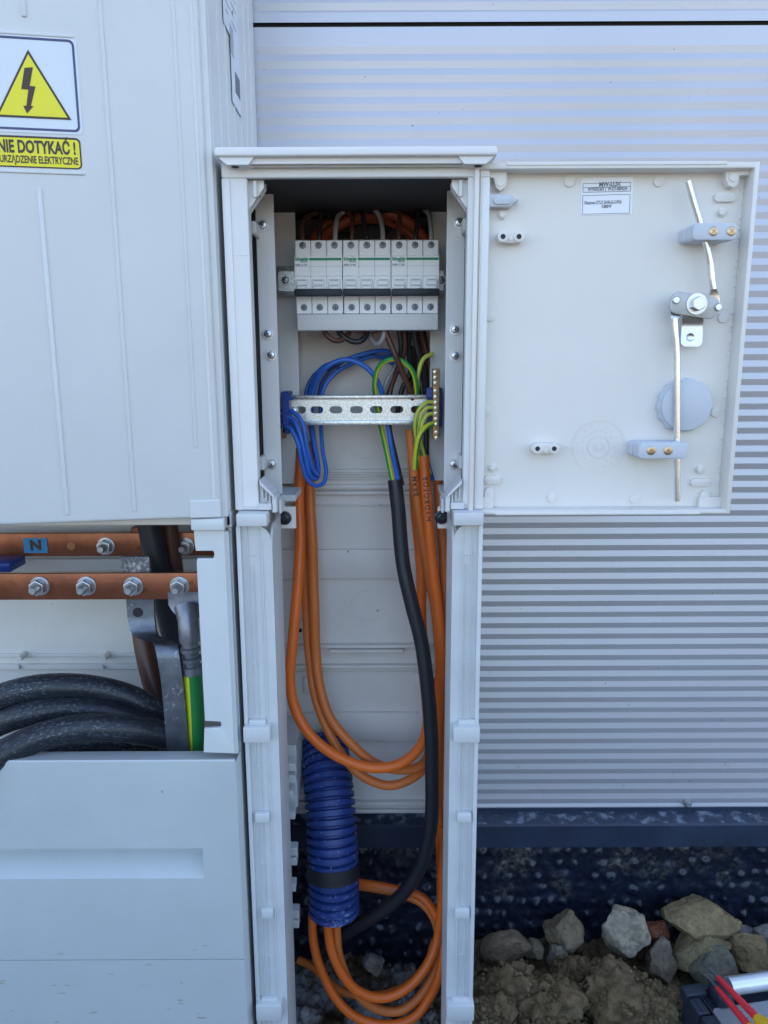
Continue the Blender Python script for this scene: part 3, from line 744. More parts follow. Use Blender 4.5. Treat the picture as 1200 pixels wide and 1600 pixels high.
rtext(m, 'URZĄDZENIE ELEKTRYCZNE', on_door(122, 256).x, on_door(100, 257).z, .0082, .0002, -.00095, .60)
dl(shift(m, q), 'lettering', 'ink', sg)

# barcode stickers on the side wall of the large cabinet
zb0, zb1 = P(372, 172, .84).z, P(360, -60, .80).z
M['labelgrey'] = mat('printed_film', (.66, .71, .76), .4, var=.02)
lb = thing('barcode_sticker', 'long white sticker of slanted print and bars on the large cabinet side', 'label', (XL + .0012, .82, zb0))
m = MB()
m.box(XL + .0012, XL + .0016, .785, .862, zb0 + .06, zb1, 0); m.box(XL + .0012, XL + .00162, .815, .862, zb0, zb0 + .0598, 0)
m.build('paper', 'labelgrey', lb)
m = MB()
rr_ = random.Random(3)
for i in range(26):
    z = zb0 + .075 + i * .0085
    m.box(XL + .0015, XL + .0018, .795, .795 + rr_.choice([.012, .02, .022]), z, z + .0007, 0)
    m.box(XL + .0015, XL + .0018, .823, .823 + rr_.choice([.012, .018, .025]), z + .001, z + .0017, 0)
    if i % 2: m.box(XL + .0015, XL + .0018, .829, .834, z + .003, z + .0055, 0)
for i in range(13): m.box(XL + .0015, XL + .0018, .832 + i * .002, .8328 + i * .002 + (.0006 if i % 3 else 0), zb0 + .014, zb0 + .034, 0)
for i in range(9): m.box(XL + .0015, XL + .0018, .812, .83, zb0 + .045 + i * .003, zb0 + .046 + i * .003, 0)
m.build('print', 'print', lb)

# -------- contents of the large cabinet
def hexbolt(parent_name, p, label, s_=1.0):
    o = thing(parent_name, label, 'bolt', p, 'nuts and bolts on the copper bars'); return o
bar = thing('copper_busbar', 'long front copper busbar carrying four nuts in the large cabinet', 'busbar', P(150, 936, .80))
m = MB(); zb_, zt_ = P(150, 937, .80).z, P(150, 896, .80).z
m.box(-.60, xat(312, 915, .80) + .02, .80, .805, zb_, zt_, .0008, 2); m.build('bar', 'copper', bar)
def bolt_set(px, py, Y, parent, tilt=(0, 0)):
    p = P(px, py, Y); ax = Vector((tilt[0], -1, tilt[1])).normalized()
    m = MB(); m.lathe(p, ax, [(.0108, 0), (.0108, .0016), (.008, .0018)], 26); m.lathe(p + ax * .0018, ax, [(.0095, 0), (.0095, .0014), (.006, .0015)], 26)
    m.build('washer', 'zinc', parent)
    m = MB(); m.cyl(p + ax * .0075, ax, .0090, .0078, 6, bev=.0009); m.build('nut', 'zinc', parent)
    m = MB(); m.lathe(p + ax * .011, ax, [(.0048, 0)] + [(.0048 - (.0005 if k % 2 else 0), .0006 * k + .0003) for k in range(14)] + [(.0034, .0095)], 18); m.build('threaded_stud', 'tin', parent)
for px in (63, 136, 209, 281): bolt_set(px, 915, .80, bar, (0, -.03))
bar2 = thing('copper_busbar', 'rear copper busbar with blue N sticker in the large cabinet', 'busbar', P(150, 868, .90))
m = MB(); m.box(-.60, XL - .010, .90, .905, P(150, 869, .90).z, P(150, 833, .90).z, .0008, 2)
m.box(xat(204, 850, .90), xat(222, 850, .90), .905, .95, P(150, 869, .90).z, P(150, 826, .90).z, .0008); m.build('bar', 'copper', bar2)
m = MB(); m.bp(37, 74, 841, 864, .8990, .8999, 0); m.build('sticker', 'bluelabel', bar2)
m = MB(); m.text('N', .017, face_cam(P(47, 859, .8987)), .0010, 1.1); m.build('letter', 'ink', bar2)
bolt_set(166, 853, .90, bar2); bolt_set(290, 853, .90, bar2)
m = MB(); m.lathe(P(111, 853, .8999), (0, -1, 0), [(.005, 0), (.005, .0002), (.004, .0002)], 20); m.build('hole', 'rivet', bar2)
o = MB().bp(-30, 16, 880, 895, .86, .90, .002, 2).build('terminal_block', 'blueblock', loc=P(0, 895, .86)); tag(o, 'dark blue terminal block between the two copper busbars', 'terminal block')
o = MB(); o.box(-.60, XL - .015, .93, .936, P(100, 893, .93).z, P(100, 874, .93).z, .001); o = o.build('support_rail', 'inner', loc=P(150, 893, .93)); tag(o, 'plain horizontal rail behind the copper busbars', 'rail')

br = MB()
rows = [(189, 233, 870, .8065), (191, 234, 895, .8065), (197, 240, 937, .8065), (199, 241, 965, .806), (203, 243, 985, .803), (212, 247, 996, .796), (226, 258, 1001, .788), (236, 270, 1003, .782), (242, 277, 1010, .777), (246, 281, 1030, .774), (251, 285, 1060, .772), (256, 290, 1110, .771), (261, 296, 1178, .77), (264, 299, 1230, .77)]
br.strap([(P(a, y, Y), P(b_, y, Y)) for a, b_, y, Y in rows], .005)
o = br.build('steel_bracket', 'steel', loc=P(235, 1178, .77), smooth_=60); tag(o, 'grey steel strap bracket with bend and bolt hole', 'bracket')
m = MB(); m.cyl(P(215, 957, .8055), (0, -1, 0), .0055, .0012, 22); m.build('bolt_hole', 'grout', o)
lug = thing('cable_lug', 'crimped grey metal cable lug bolted under the front busbar end', 'cable lug', P(296, 1052, .785))
m = MB()
lp = [(289, 937, .797), (291, 948, .796), (293, 962, .790), (295, 985, .785), (297, 1010, .784), (299, 1030, .784), (301, 1052, .784)]
m.strap([(P(262, 925, .7995), P(312, 925, .7995)), (P(263, 945, .7995), P(312, 945, .7995)), (P(270, 956, .797), P(312, 956, .797)), (P(280, 966, .793), P(310, 966, .793))], .008)
Ls = []
def lugr(s_, L):
    r = .0113
    t = s_ / L
    if t < .2: r = .0113 + (.2 - t) * .010
    for c in (.56, .70, .84):
        if abs(t - c) < .035: r -= .0022
    return r
m.tube([P(*v) for v in lp[1:]], .011, 24, .0012, rfun=lugr); m.build('barrel', 'lugmetal', lug)
o = MB().tube([P(*v) for v in ((301, 1050, .784), (304, 1100, .783), (307, 1180, .783), (308, 1230, .783))], .0098, 24).build('earth_cable', 'gybig', loc=P(307, 1180, .783)); tag(o, 'thick green and yellow earth cable below the crimped lug', 'cable')
CAB = []
def cable(name, label, pts, r, mt, cat='cable', group=None, seg=14, step=.004, jit=.0018):
    w_ = [P(*v) for v in pts]; lo = min(w_, key=lambda v: v.z)
    o = MB().tube(w_, r, seg, step, jit=jit).build(name, mt, loc=lo, smooth_=50); tag(o, label, cat, group); return o
GB = 'thick black cables coiled in the large cabinet'
cable('black_cable', 'scuffed black cable arching highest over the coiled loops', [(-90, 1150, .80), (-30, 1102, .80), (40, 1078, .805), (100, 1072, .81), (160, 1078, .82), (215, 1096, .83), (260, 1125, .84), (310, 1170, .85)], .0150, 'blackdusty', group=GB, seg=24)
cable('black_cable', 'scuffed black cable second from the top of the coil', [(-90, 1180, .79), (-20, 1140, .79), (50, 1114, .79), (120, 1108, .80), (190, 1118, .81), (250, 1135, .83), (310, 1165, .84)], .0140, 'blackdusty', group=GB, seg=24)
cable('black_cable', 'scuffed black cable spilling over the front ledge at left', [(-90, 1240, .705), (-40, 1205, .71), (10, 1175, .725), (60, 1152, .74), (120, 1138, .752), (190, 1138, .765), (250, 1147, .785), (310, 1165, .80), (350, 1200, .80)], .0150, 'blackdusty', group=GB, seg=24)
cable('black_cable', 'scuffed black cable lowest of the coil behind the ledge', [(-60, 1230, .80), (20, 1190, .79), (90, 1168, .79), (170, 1155, .80), (250, 1160, .82), (320, 1190, .84)], .0145, 'blackdusty', group=GB, seg=24)
cable('black_cable', 'black cable dropping behind the front busbar beside the bracket', [(228, 800, .86), (238, 850, .86), (250, 900, .86), (262, 960, .87), (276, 1020, .88), (290, 1100, .88), (296, 1200, .88)], .0135, 'black', group=GB, seg=20)
cable('black_cable', 'brownish black cable beside the one dropping behind the busbar', [(262, 800, .885), (268, 860, .885), (276, 910, .885), (283, 960, .89), (295, 1060, .90)], .0105, 'wbrown', group=GB, seg=20)
cable('brown_cable', 'thick brown cable curving down behind the steel bracket', [(222, 930, .93), (220, 975, .92), (226, 1020, .91), (240, 1070, .90), (258, 1120, .89), (276, 1170, .88)], .013, 'wbrown', seg=20)

# ================================================================== SMALL CABINET
CX0, CX1 = -.1462, .0975
cab = thing('cable_cabinet', 'narrow light grey plastic cabinet with its door swung open', 'cabinet', ((CX0 + CX1) / 2, .84, .62))
def lerp(a, b, t): return a + (b - a) * t
# hood
m = MB(); zh0, zh1 = P(560, 243, .705).z, P(560, 229, .705).z
hx0, hx1 = CX0 - .0015, P(778, 235, .705).x
m.box(hx0, hx1, .705, .955, zh0, zh1 + .0005, .0022, 3)
m.box(hx0 + .012, hx1 - .012, .712, .714, zh0 - .005, zh0 + .001, .0004); m.box(hx0 + .012, hx1 - .012, .7185, .7205, zh0 - .006, zh0 + .001, .0004)
for sx, x in ((1, hx0 + .001), (-1, hx1 - .001)):
    m.prism([(x, zh0 + .001), (x + sx * .034, zh0 + .001), (x + sx * .028, zh0 - .0062), (x + sx * .009, zh0 - .0062)], .7085, .735)
m.build('hood', 'plate', cab)
m = MB()
for x in (hx0 + .016, hx1 - .016): m.cyl((x, .716, zh0 - .0064), (0, 0, -1), .0035, .0006, 16)
m.build('hood_holes', 'grout', cab)
zb_h, zt_h = P(560, 277, .725).z, P(560, 255, .725).z
m = MB(); m.box(CX0, CX1 - .0, .725, .732, zb_h, zt_h + .004, .0008); m.build('header_beam', 'plate', cab)
zlow = P(400, 797, .725).z
# upper posts
def post(m, x0, x1, z0, z1):
    m.box(x0, x1, .7245, .7285, z0, z1, .0007)
    m.box(x0, x0 + .003, .726, .90, z0, z1, .0005); 
xli = P(388, 350, .725).x; xri = P(728, 500, .725).x
m = MB(); m.box(CX0, xli, .7260, .7300, zlow, zb_h, .0007); m.box(CX0 - .0002, CX0 + .0075, .7242, .7292, zlow, zb_h - .0004, .0012, 2)
m.box(CX0 + .002, CX0 + .005, .729, .95, zlow - .01, zt_h, .0004); m.box(xli - .002, xli - .0004, .7285, .745, zlow, zb_h, .0004)
m.bp(366, 389, 398, 399.2, .7256, .7262, 0)
m.build('front_post', 'plate', cab)
m = MB(); m.box(xri, CX1, .7255, .7300, zlow, zb_h, .0007); m.box(CX1 - .0075, CX1 + .0002, .7242, .7292, zlow, zb_h - .0004, .0012, 2)
m.box(CX1 - .005, CX1 - .002, .729, .95, zlow - .01, zt_h, .0004); m.box(xri + .0004, xri + .002, .7285, .745, zlow, zb_h, .0004); m.build('front_post', 'plate', cab)
m = MB(); zbt = P(560, 735, .955).z
m.box(CX0 + .003, CX1 - .003, .9545, .9585, zbt, zt_h, .0005)
m.build('back_wall', 'inner', cab)
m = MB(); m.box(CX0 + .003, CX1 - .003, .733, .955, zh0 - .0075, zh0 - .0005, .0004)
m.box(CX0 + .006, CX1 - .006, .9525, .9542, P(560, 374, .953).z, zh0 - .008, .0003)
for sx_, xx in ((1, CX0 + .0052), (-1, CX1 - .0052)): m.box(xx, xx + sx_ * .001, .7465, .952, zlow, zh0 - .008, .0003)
m.build("top_shade_sheets", "inner_shade", cab)  # ceiling, upper back and side sheets, shade painted in as dark colour
# corner brackets (diagonal gussets)
for (x, sx) in ((xli, 1), (xri, -1)):
    m = MB()
    for Yb in (.735, .748):
        m.prism([(x - sx * .001, zb_h), (x + sx * .014, zb_h), (x + sx * .014, zb_h - .006), (x - sx * .001, zb_h - .026)], Yb, Yb + .002)
    m.box(x, x + sx * .010, .737, .748, zb_h - .012, zb_h - .009, .0003); m.cyl((x + sx * .006, .733, zb_h - .008), (0, 0, 1), .0022, .014, 10)
    m.build('corner_gusset', 'plate', cab)
# side latch bits between post and upright
for px, py, s_ in ((396, 355, 1), (728, 350, -1), (408, 724, 1), (722, 722, -1)):
    m = MB(); m.bp(px - 4, px + 4, py - 10, py + 11, .772, .80, .001); m.build('side_bracket', 'plate', cab)
# bottom clips
for (x, sx) in ((P(404, 770, .725).x, 1), (P(724, 770, .725).x, -1)):
    m = MB(); zc = P(500, 776, .73).z
    m.prism([(x, zc + .018), (x + sx * .014, zc + .004), (x + sx * .014, zc - .013), (x, zc - .013)], .7305, .7335)
    m.prism([(x + sx * .002, zc + .018), (x + sx * .016, zc + .003), (x + sx * .016, zc + .0), (x + sx * .002, zc + .014)], .720, .752)
    m.box(x + sx * .013, x + sx * .0175, .724, .75, zc - .015, zc + .001, .0006); m.box(x + sx * .0178, x + sx * .0205, .735, .76, zc - .018, zc - .004, .0006)
    m.box(x - sx * .001, x + sx * .0125, .7225, .7305, zc - .012, zc - .0055, .0006)
    for k in range(3): m.box(x + sx * (.003 + k * .0035), x + sx * (.0045 + k * .0035), .726, .74, zc - .001 - k * .003, zc + .009 - k * .003, .0003)
    m.build('bottom_clip', 'post', cab)
# pads
m = MB(); m.bp(369, 417, 803, 823, .708, .730, .0012, 2); m.bp(372, 417, 791, 797, .7245, .7300, .0008); m.build('hinge_pad', 'post', cab)
m = MB(); m.bp(709, 756, 801, 821.5, .708, .730, .0012, 2); m.bp(708, 730, 788, 795, .7245, .73, .0008); m.build('hinge_pad', 'post', cab)

# ---------------- foundation stand
fnd = thing('cabinet_foundation', 'tall open light grey plastic stand under the narrow cabinet', 'foundation', ((CX0 + CX1) / 2, .84, 0))
zft = P(400, 820, .725).z - .001; zfb = -.12
xi_l = P(430, 1000, .725).x; xi_r = P(705, 1000, .725).x
for (xo, xi, sx) in ((CX0, xi_l, 1), (CX1, xi_r, -1)):
    m = MB(); w_ = abs(xi - xo); 
    def X(t): return xo + sx * t
    arc = [(xi, zft - .022)] + [(xi - sx * .013 * (1 - math.cos(R(a))), zft - .022 + .021 * math.sin(R(a))) for a in (20, 40, 60, 75, 90)]
    pts = [(X(0), zfb), (xi, zfb)] + arc + [(X(0), zft - .001)]
    m.prism(pts, .7265, .7290)
    m.box(X(-.0002), X(.0042), .7222, .7275, zfb, zft, .0008, 2)            # outer lip
    m.box(X(.0095), X(.0108), .7247, .7275, zfb, zft, .0005); m.box(X(.0150), X(.0158), .7250, .7275, zfb, zft - .04, .0004)
    m.box(X(w_ - .0115), X(w_ - .0095), .7252, .7275, zfb, zft - .012, .0006)
    m.box(X(.0225 if w_ > .03 else .018), X(.0232 if w_ > .03 else .0187), .7255, .7275, zfb, zft, .0003)
    zq = zft - .03
    while zq > 0: m.box(X(.0108), X(.018), .7256, .7275, zq - .0008, zq, .0003); zq -= .115
    # inner return plate with rounded top
    b = bmesh.new(); zz0 = zft - .001
    yz = [(.7275, zfb), (.792, zfb), (.792, zz0)] + [(.7275 + .020 * (1 - math.sin(R(a))), zz0 - .020 * (1 - math.cos(R(a)))) for a in (0, 20, 40, 60, 75, 90)]
    f1 = [b.verts.new((xi - sx * .0022, y, z)) for y, z in yz]; f2 = [b.verts.new((xi, y, z)) for y, z in yz]
    b.faces.new(f1); b.faces.new(f2)
    for i in range(len(yz)): b.faces.new((f1[i], f1[(i + 1) % len(yz)], f2[(i + 1) % len(yz)], f2[i]))
    m._merge(b)
    m.box(X(.0005), X(.004), .729, .945, zfb, zft, .0004)                     # outer side wall
    m.build('front_post', 'post', fnd)
    # pads & clips on the post
    for py in (1146, 1581):
        a0, a1 = (lerp(380, 400, (py - 1146) / 435), lerp(422, 440, (py - 1146) / 435)) if sx > 0 else (lerp(708, 698, (py - 1146) / 435), lerp(750, 741, (py - 1146) / 435))
        m = MB(); m.bp(a0, a1, py - 9, py + 15, .714, .7270, .0012, 2)
        m.bp(a0 + 8, a1 - 7, py - 20, py - 12, .7205, .7270, .0015, 2); m.build('joint_pad', 'post', fnd)
    for py in (1279, 1429):
        a0, a1 = (lerp(398, 408, (py - 1279) / 150), lerp(421, 427, (py - 1279) / 150)) if sx > 0 else (lerp(714, 711, (py - 1279) / 150), lerp(737, 734, (py - 1279) / 150))
        m = MB(); m.bp(a0, a1, py - 7, py + 8, .7195, .727, .0018, 2); m.build('clip', 'post', fnd)
# back panels with ribs
m = MB(); zb0 = P(560, 1268, .955).z
xb0, xb1 = CX0 + .004, CX1 - .004; Yb = .950
m.box(xb0, xb1, Yb, Yb + .004, zb0, zbt + .002, .0005)
def hb(y0, y1, pr, x0=xb0 + .004, x1=xb1 - .004, bev=.0022): m.box(x0, x1, Yb - pr * 1.8, Yb + .001, P(570, y1, Yb).z, P(570, y0, Yb).z, bev, 2)
for y0, y1, pr in ((738, 741, .003), (745, 748, .003), (756, 764, .0025), (766, 772, .0045), (788, 790, .0015), (857, 903, .0035), (1004, 1009, .006), (1036, 1041, .005), (1048, 1050, .0015), (1111, 1155, .0035), (1249, 1255, .005), (1262, 1267, .003)): hb(y0, y1, pr)
hb(1010, 1014, .008, P(515, 1010, Yb).x, P(630, 1010, Yb).x)
for px, py in ((507, 883), (639, 1139), (492, 1000)): m.cyl(P(px, py, Yb - .004), (0, -1, 0), .003, .003, 14)
for px, py in ((482, 1072), (655, 1065), (669, 922), (469, 985)):
    m.bp(px - 8, px + 8, py - 13, py + 13, Yb - .006, Yb, .002, 2)
m.bp(478, 490, 760, 770, Yb - .004, Yb)
m.build('back_panel', 'inner', fnd)
m = MB()
for px, py in ((486, 1072), (669, 922), (469, 985), (544, 862)): m.cyl(P(px, py, Yb - .0062), (0, -1, 0), .0028 if py != 862 else .001, .0006, 14)
m.build('screw_holes', 'grout', fnd)
for cx_, cy_, r_ in ((573, 946, .022), (571, 690, .023)):
    m = MB(); c = P(cx_, cy_, Yb); yb_ = .9543 if cy_ < 735 else Yb
    for rad in (r_, r_ * .93, r_ * .30, r_ * .12):
        m.prism(circ(c.x, c.z, rad, 36), yb_ - .0006, yb_, holes=[circ(c.x, c.z, rad - .0006, 36)])
    for k in range(12): 
        a = R(k * 30); m.cyl((c.x + r_ * .6 * math.cos(a), yb_, c.z + r_ * .6 * math.sin(a)), (0, -1, 0), .0009, .0012, 8)
    m.build('date_mark', 'inner', fnd)
# teeth along the left inner side
for px, py in ((459, 1200), (459, 1218), (456, 1243), (458, 1275), (461, 1332), (461, 1347), (459, 1388), (464, 1430), (464, 1445)):
    m = MB(); m.bp(px - 10, px + 3, py - 6, py + 6, .83, .845, .001); m.build('side_tooth', 'post', fnd)
m = MB(); m.bp(436, 464, 1165, 1262, .86, .95, .0008); m.build('side_flap', 'post', fnd)
# black corner bolts at the top of the stand
for px, py, x0, x1 in ((445, 809, 438, 462), (690, 808, 684, 704)):
    m = MB(); m.bp(x0, x1, 792, 826, .80, .805, .0006); m.build('bolt_plate', 'inner', fnd)
    o = MB(); p = P(px, py, .80); o.lathe(p, (0, -1, 0), [(.0075, 0), (.0075, .002), (.006, .003), (.005, .006), (.0035, .0065), (.003, .004)], 22)
    o = o.build('socket_bolt', 'dark', fnd)

# ---------------- door of the small cabinet (open 180 deg)
Dr, Df = .720, .7395
dx0, dx1 = P(736.5, 560, Dr).x, P(1162, 560, Dr).x
dz0, dz1 = P(940, 804, Dr).z, P(960, 253, Dr).z
sdoor = thing('door', 'x', 'x', (dx0, Dr, dz0)); del sdoor['label']; del sdoor['category']; sdoor.parent = cab; sdoor.location = Vector(sdoor['_o']) - Vector(cab['_o'])
m = MB()
m.box(dx0, dx1, Df, Df + .004, dz0, dz1, .001)
t = .0045
m.box(dx0, dx0 + t, Dr, Df + .001, dz0, dz1, .0011, 2); m.box(dx1 - t, dx1, Dr, Df + .001, dz0, dz1, .0011, 2)
m.box(dx0 + t * .8, dx1 - t * .8, Dr + .0003, Df + .001, dz0 + .0002, dz0 + t, .0011, 2); m.box(dx0 + t * .8, dx1 - t * .8, Dr + .0003, Df + .001, dz1 - t * 1.2, dz1 - .0002, .0011, 2)
m.box(dx0 + .006, dx0 + .0072, Dr + .003, Df, dz0 + t, dz1 - t, .0004)
m.box(dx0 + .026, dx1 - .03, Dr - .0006, Dr + .002, dz0 - .0004, dz0 + .0022, .0006)
m.box(dx0 + .028, dx1 - .03, Dr - .0006, Dr + .002, dz1 - .0028, dz1 + .0004, .0006)
m.build('door_panel', 'doorin', sdoor)
def boss(m, px, py, r, h, Y=Df, seg=22): 
    p = P(px, py, Y - h); p.y = Y - h / 2; m.cyl(p, (0, -1, 0), r, h + .0006, seg, bev=.0004)
for px, py in ((890, 283), (1030, 283), (766, 494), (1130, 496), (760, 642), (1119, 644), (863, 778), (992, 780)):
    m = MB(); boss(m, px, py, .0050, .0016); m.build('round_boss', 'doorin', sdoor)
for px, py in ((785, 335), (1129, 331), (770, 731), (1094, 734)):
    m = MB(); boss(m, px, py, .0047, .0012); boss(m, px, py, .0028, .005); m.build('pin_boss', 'doorin', sdoor)
def slab(pts_or, Y0, Y1, mt=None): m.prism(pts_or, Y0, Y1, bev=.0006)
for a_, b_, c_, d_ in ((757, 783, 743, 757), (757, 772, 762, 785), (1080, 1110, 748, 760), (1094, 1109, 766, 790), (1117, 1150, 301, 315)):
    m = MB(); slab(rrp(a_, b_, c_, d_, Df - .004, .006), Df - .004, Df); m.build('oval_boss', 'doorin', sdoor)
# lugs at the corners
m = MB(); Yl_ = Df - .010
m.prism([pt2(752, 262, Yl_), pt2(792, 262, Yl_), pt2(792, 284, Yl_), pt2(789, 293, Yl_), pt2(782, 298, Yl_), pt2(775, 293, Yl_), pt2(773, 284, Yl_), pt2(772, 278, Yl_), pt2(752, 277, Yl_)], Yl_, Df, bev=.0006)
m.prism(circ(*pt2(782, 284, Yl_), .004), Yl_ - .001, Yl_ + .001)
m.build('corner_lug', 'doorin', sdoor)
m = MB()
m.prism([pt2(1178, 262, Yl_), pt2(1135, 262, Yl_), pt2(1135, 282, Yl_), pt2(1139, 290, Yl_), pt2(1146, 293, Yl_), pt2(1152, 290, Yl_), pt2(1155, 283, Yl_), pt2(1156, 274, Yl_), pt2(1178, 273, Yl_)], Yl_, Df, bev=.0006)
m.prism(circ(*pt2(1146, 276, Yl_), .0042), Yl_ - .001, Yl_ + .001)
m.build('corner_lug', 'doorin', sdoor)
for a0, a1 in ((746, 771), (1092, 1132)):
    m = MB(); m.bp(a0, a1, 777, 796, Df - .006, Df, .0008); m.build('corner_lug', 'doorin', sdoor)
# hinge lever
m = MB(); Yh = Df - .012
m.prism([pt2(757, 279, Yh), pt2(764, 279, Yh), pt2(765, 303, Yh), pt2(800, 304, Yh), pt2(803, 309, Yh), pt2(811, 312, Yh), pt2(803, 317, Yh), pt2(798, 323, Yh), pt2(757, 323, Yh)], Yh, Df - .001, bev=.0008)
m.prism(rrp(771, 800, 306, 319, Yh - .002, .005), Yh - .002, Yh, bev=.0005); m.build('hinge_lever', 'bluegrey', sdoor)
# two-hole bosses
for a0, a1, b0, b1 in ((778, 819, 360, 379), (832, 874, 693, 709)):
    m = MB(); Yt = Df - .012; mid = (b0 + b1) / 2
    m.prism(rrp(a0 + 1, a1 - 1, b0, b1, Yt, .006), Yt, Df, bev=.0006)
    for px in (a0 + 8, a1 - 8): m.prism(circ(*pt2(px, mid, Yt), .0052), Yt - .002, Df, bev=.0004)
    m.prism(circ(*pt2((a0 + a1) / 2, mid, Yt), .0035), Yt - .0008, Yt + .001)
    o = m.build('screw_boss', 'doorin', sdoor)
    m = MB()
    for px in (a0 + 8, a1 - 8): p = P(px, mid, Yt - .0021); m.cyl(p, (0, -1, 0), .0023, .0006, 16)
    m.build('screw_holes', 'grout', o)
# moulded circle
m = MB(); c = P(935, 698, Df)
for rad in (.027, .0252, .0115, .0105, .005): m.prism(circ(c.x, c.z, rad, 48), Df - .0003, Df + .0005, holes=[circ(c.x, c.z, rad - .0005, 48)])
for k in range(36):
    a = R(k * 10); rr = .0205 if k % 2 else .016
    m.cyl((c.x + rr * math.cos(a), Df, c.z + rr * math.sin(a)), (0, -1, 0), random.uniform(.0005, .0010), .0012, 7)
m.cyl((c.x, Df, c.z), (0, -1, 0), .0028, .002, 14); m.box(c.x - .033, c.x - .020, Df - .0005, Df + .0005, c.z - .0003, c.z + .0004, 0)
m.build('recycling_mark', 'doorin', sdoor)
# weld specks along the right inner edge
m = MB(); py = 300
while py < 760:
    p = P(lerp(1160, 1122, (py - 300) / 460), py, Df - .001); p.y = Df - .0006
    m.cyl(p, (0, -1, 0), random.uniform(.0006, .0013), .002, 7); py += random.uniform(5, 26)
m.build('moulding_flash', 'plate', sdoor)
# rod guides
def guide(px0, px1, py0, py1, shx):
    m = MB(); Yg = Df - .030
    m.prism(rrp(px0, px1, py0, py1, Yg, .004), Yg, Df - .013, bev=.001)
    m.prism(rrp(px0 - 3, px1 - 2, py0 + 1, py1 - 1, Yg, .004), Df - .0128, Df, bev=.001)
    return m.build('rod_guide', 'bluegrey', sdoor)
gd = guide(1083, 1152, 348, 375, 0)
for px in (1115, 1143): place(GSCREW, 'guide_screw', gd, P(px, 361, Df - .0302))
gd = guide(998, 1075, 691, 717, 0)
for px in (1017.5, 1044): place(GSCREW, 'guide_screw', gd, P(px, 704, Df - .0302))
Yr = Df - .018
rod = MB(); rod.tube([P(*v) for v in ((1075, 283, Yr), (1084, 315, Yr), (1096, 355, Yr), (1104, 385, Yr), (1110, 412, Yr), (1113, 440, Yr), (1115, 452, Yr))], .0030, 20, .002); rod.build('latch_rod', 'chrome', sdoor)
rod = MB(); rod.tube([P(*v) for v in ((1054, 497, Yr), (1055, 520, Yr), (1057, 545, Yr), (1058, 570, Yr), (1058, 650, Yr), (1058, 783, Yr))], .0030, 20, .002); rod.build('latch_rod', 'chrome', sdoor)
# flattened rod ends
m = MB(); m.strap([(P(1111, 450, Yr), P(1119, 450, Yr)), (P(1109, 462, Yr + .002), P(1124, 462, Yr + .002)), (P(1110, 478, Yr + .002), P(1126, 480, Yr + .002))], .002)
m.strap([(P(1049, 500, Yr), P(1059, 500, Yr)), (P(1048, 488, Yr + .002), P(1065, 490, Yr + .002)), (P(1046, 474, Yr + .002), P(1064, 474, Yr + .002))], .002); m.build('rod_eye', 'chrome', sdoor)
# lock plate, turned slightly
m = MB(); Yp = Df - .021; c = P(1086, 477, Yp)
T = Matrix.Translation(c) @ Matrix.Rotation(R(9), 4, 'Y') @ Matrix.Translation(-c)
hw_ = (P(1125, 477, Yp).x - P(1047, 477, Yp).x) / 2
m.prism(rrect(c.x - hw_, c.x + hw_, c.z - .0100, c.z + .0100, .008, 8), Yp, Yp + .0025, bev=.00025, mtx=T); lp_ = m.build('lock_plate', 'lockmetal', sdoor)
for px, py in ((1056, 469), (1122, 480)):
    m = MB(); m.lathe(P(px, py, Yp), (0, -1, 0), [(.0036, 0), (.0036, .0012), (.0028, .0022), (.0005, .0023)], 18); m.build('rivet', 'zinc', lp_)
m = MB(); p = P(1088, 475, Yp); m.lathe(p, (0, -1, 0), [(.0096, 0), (.0096, .0016), (.006, .0017)], 30); m.build('washer', 'zinc', lp_)
m = MB(); m.cyl(p + Vector((0, -.0045, 0)), (0, -1, 0), .0066, .006, 6, bev=.0006); m.build('hex_bolt', 'zinc', lp_)
m = MB(); rows = [(1066, 1099, 488, Yp + .004), (1066, 1099, 497, Yp + .004), (1066, 1099, 503, Yp + .007), (1065, 1098, 511, Yp + .0075), (1064, 1098, 528, Yp + .0065), (1064, 1097, 536, Yp + .0062), (1067, 1094, 540, Yp + .0062), (1070, 1091, 541.5, Yp + .0062)]
m.strap([(P(a, y, Y), P(b_, y, Y)) for a, b_, y, Y in rows], .0015)
lt = m.build('latch_tongue', 'zinc', sdoor, 50)
m = MB(); m.lathe(P(1079, 527, Yp + .0064), (0, -1, 0), [(.004, -.0002), (.0035, .0006), (.002, -.0001), (.0005, -.0003)], 18); m.build('dimple', 'zinc', lt)
# round cap
m = MB(); c = P(1075, 633, Df - .024); c.y = Df
def knurl(c, r, y0, y1, n=24):
    pts = []
    for k in range(n * 4):
        a = 2 * math.pi * k / (n * 4); rr = r * (1.0 if (k % 4) in (0, 1) else .955); pts.append((c.x + rr * math.cos(a), c.z + rr * math.sin(a)))
    m.prism(pts, y0, y1, bev=.0008)
c2_ = P(1074, 634, Df - .0138); c.x, c.z = c2_.x, c2_.z
knurl(c, .0262, Df - .009, Df, 14); m.prism(circ(c.x, c.z, .0240, 56), Df - .0138, Df - .0085, bev=.0012)
m.build('lock_cap', 'bluegrey', sdoor)
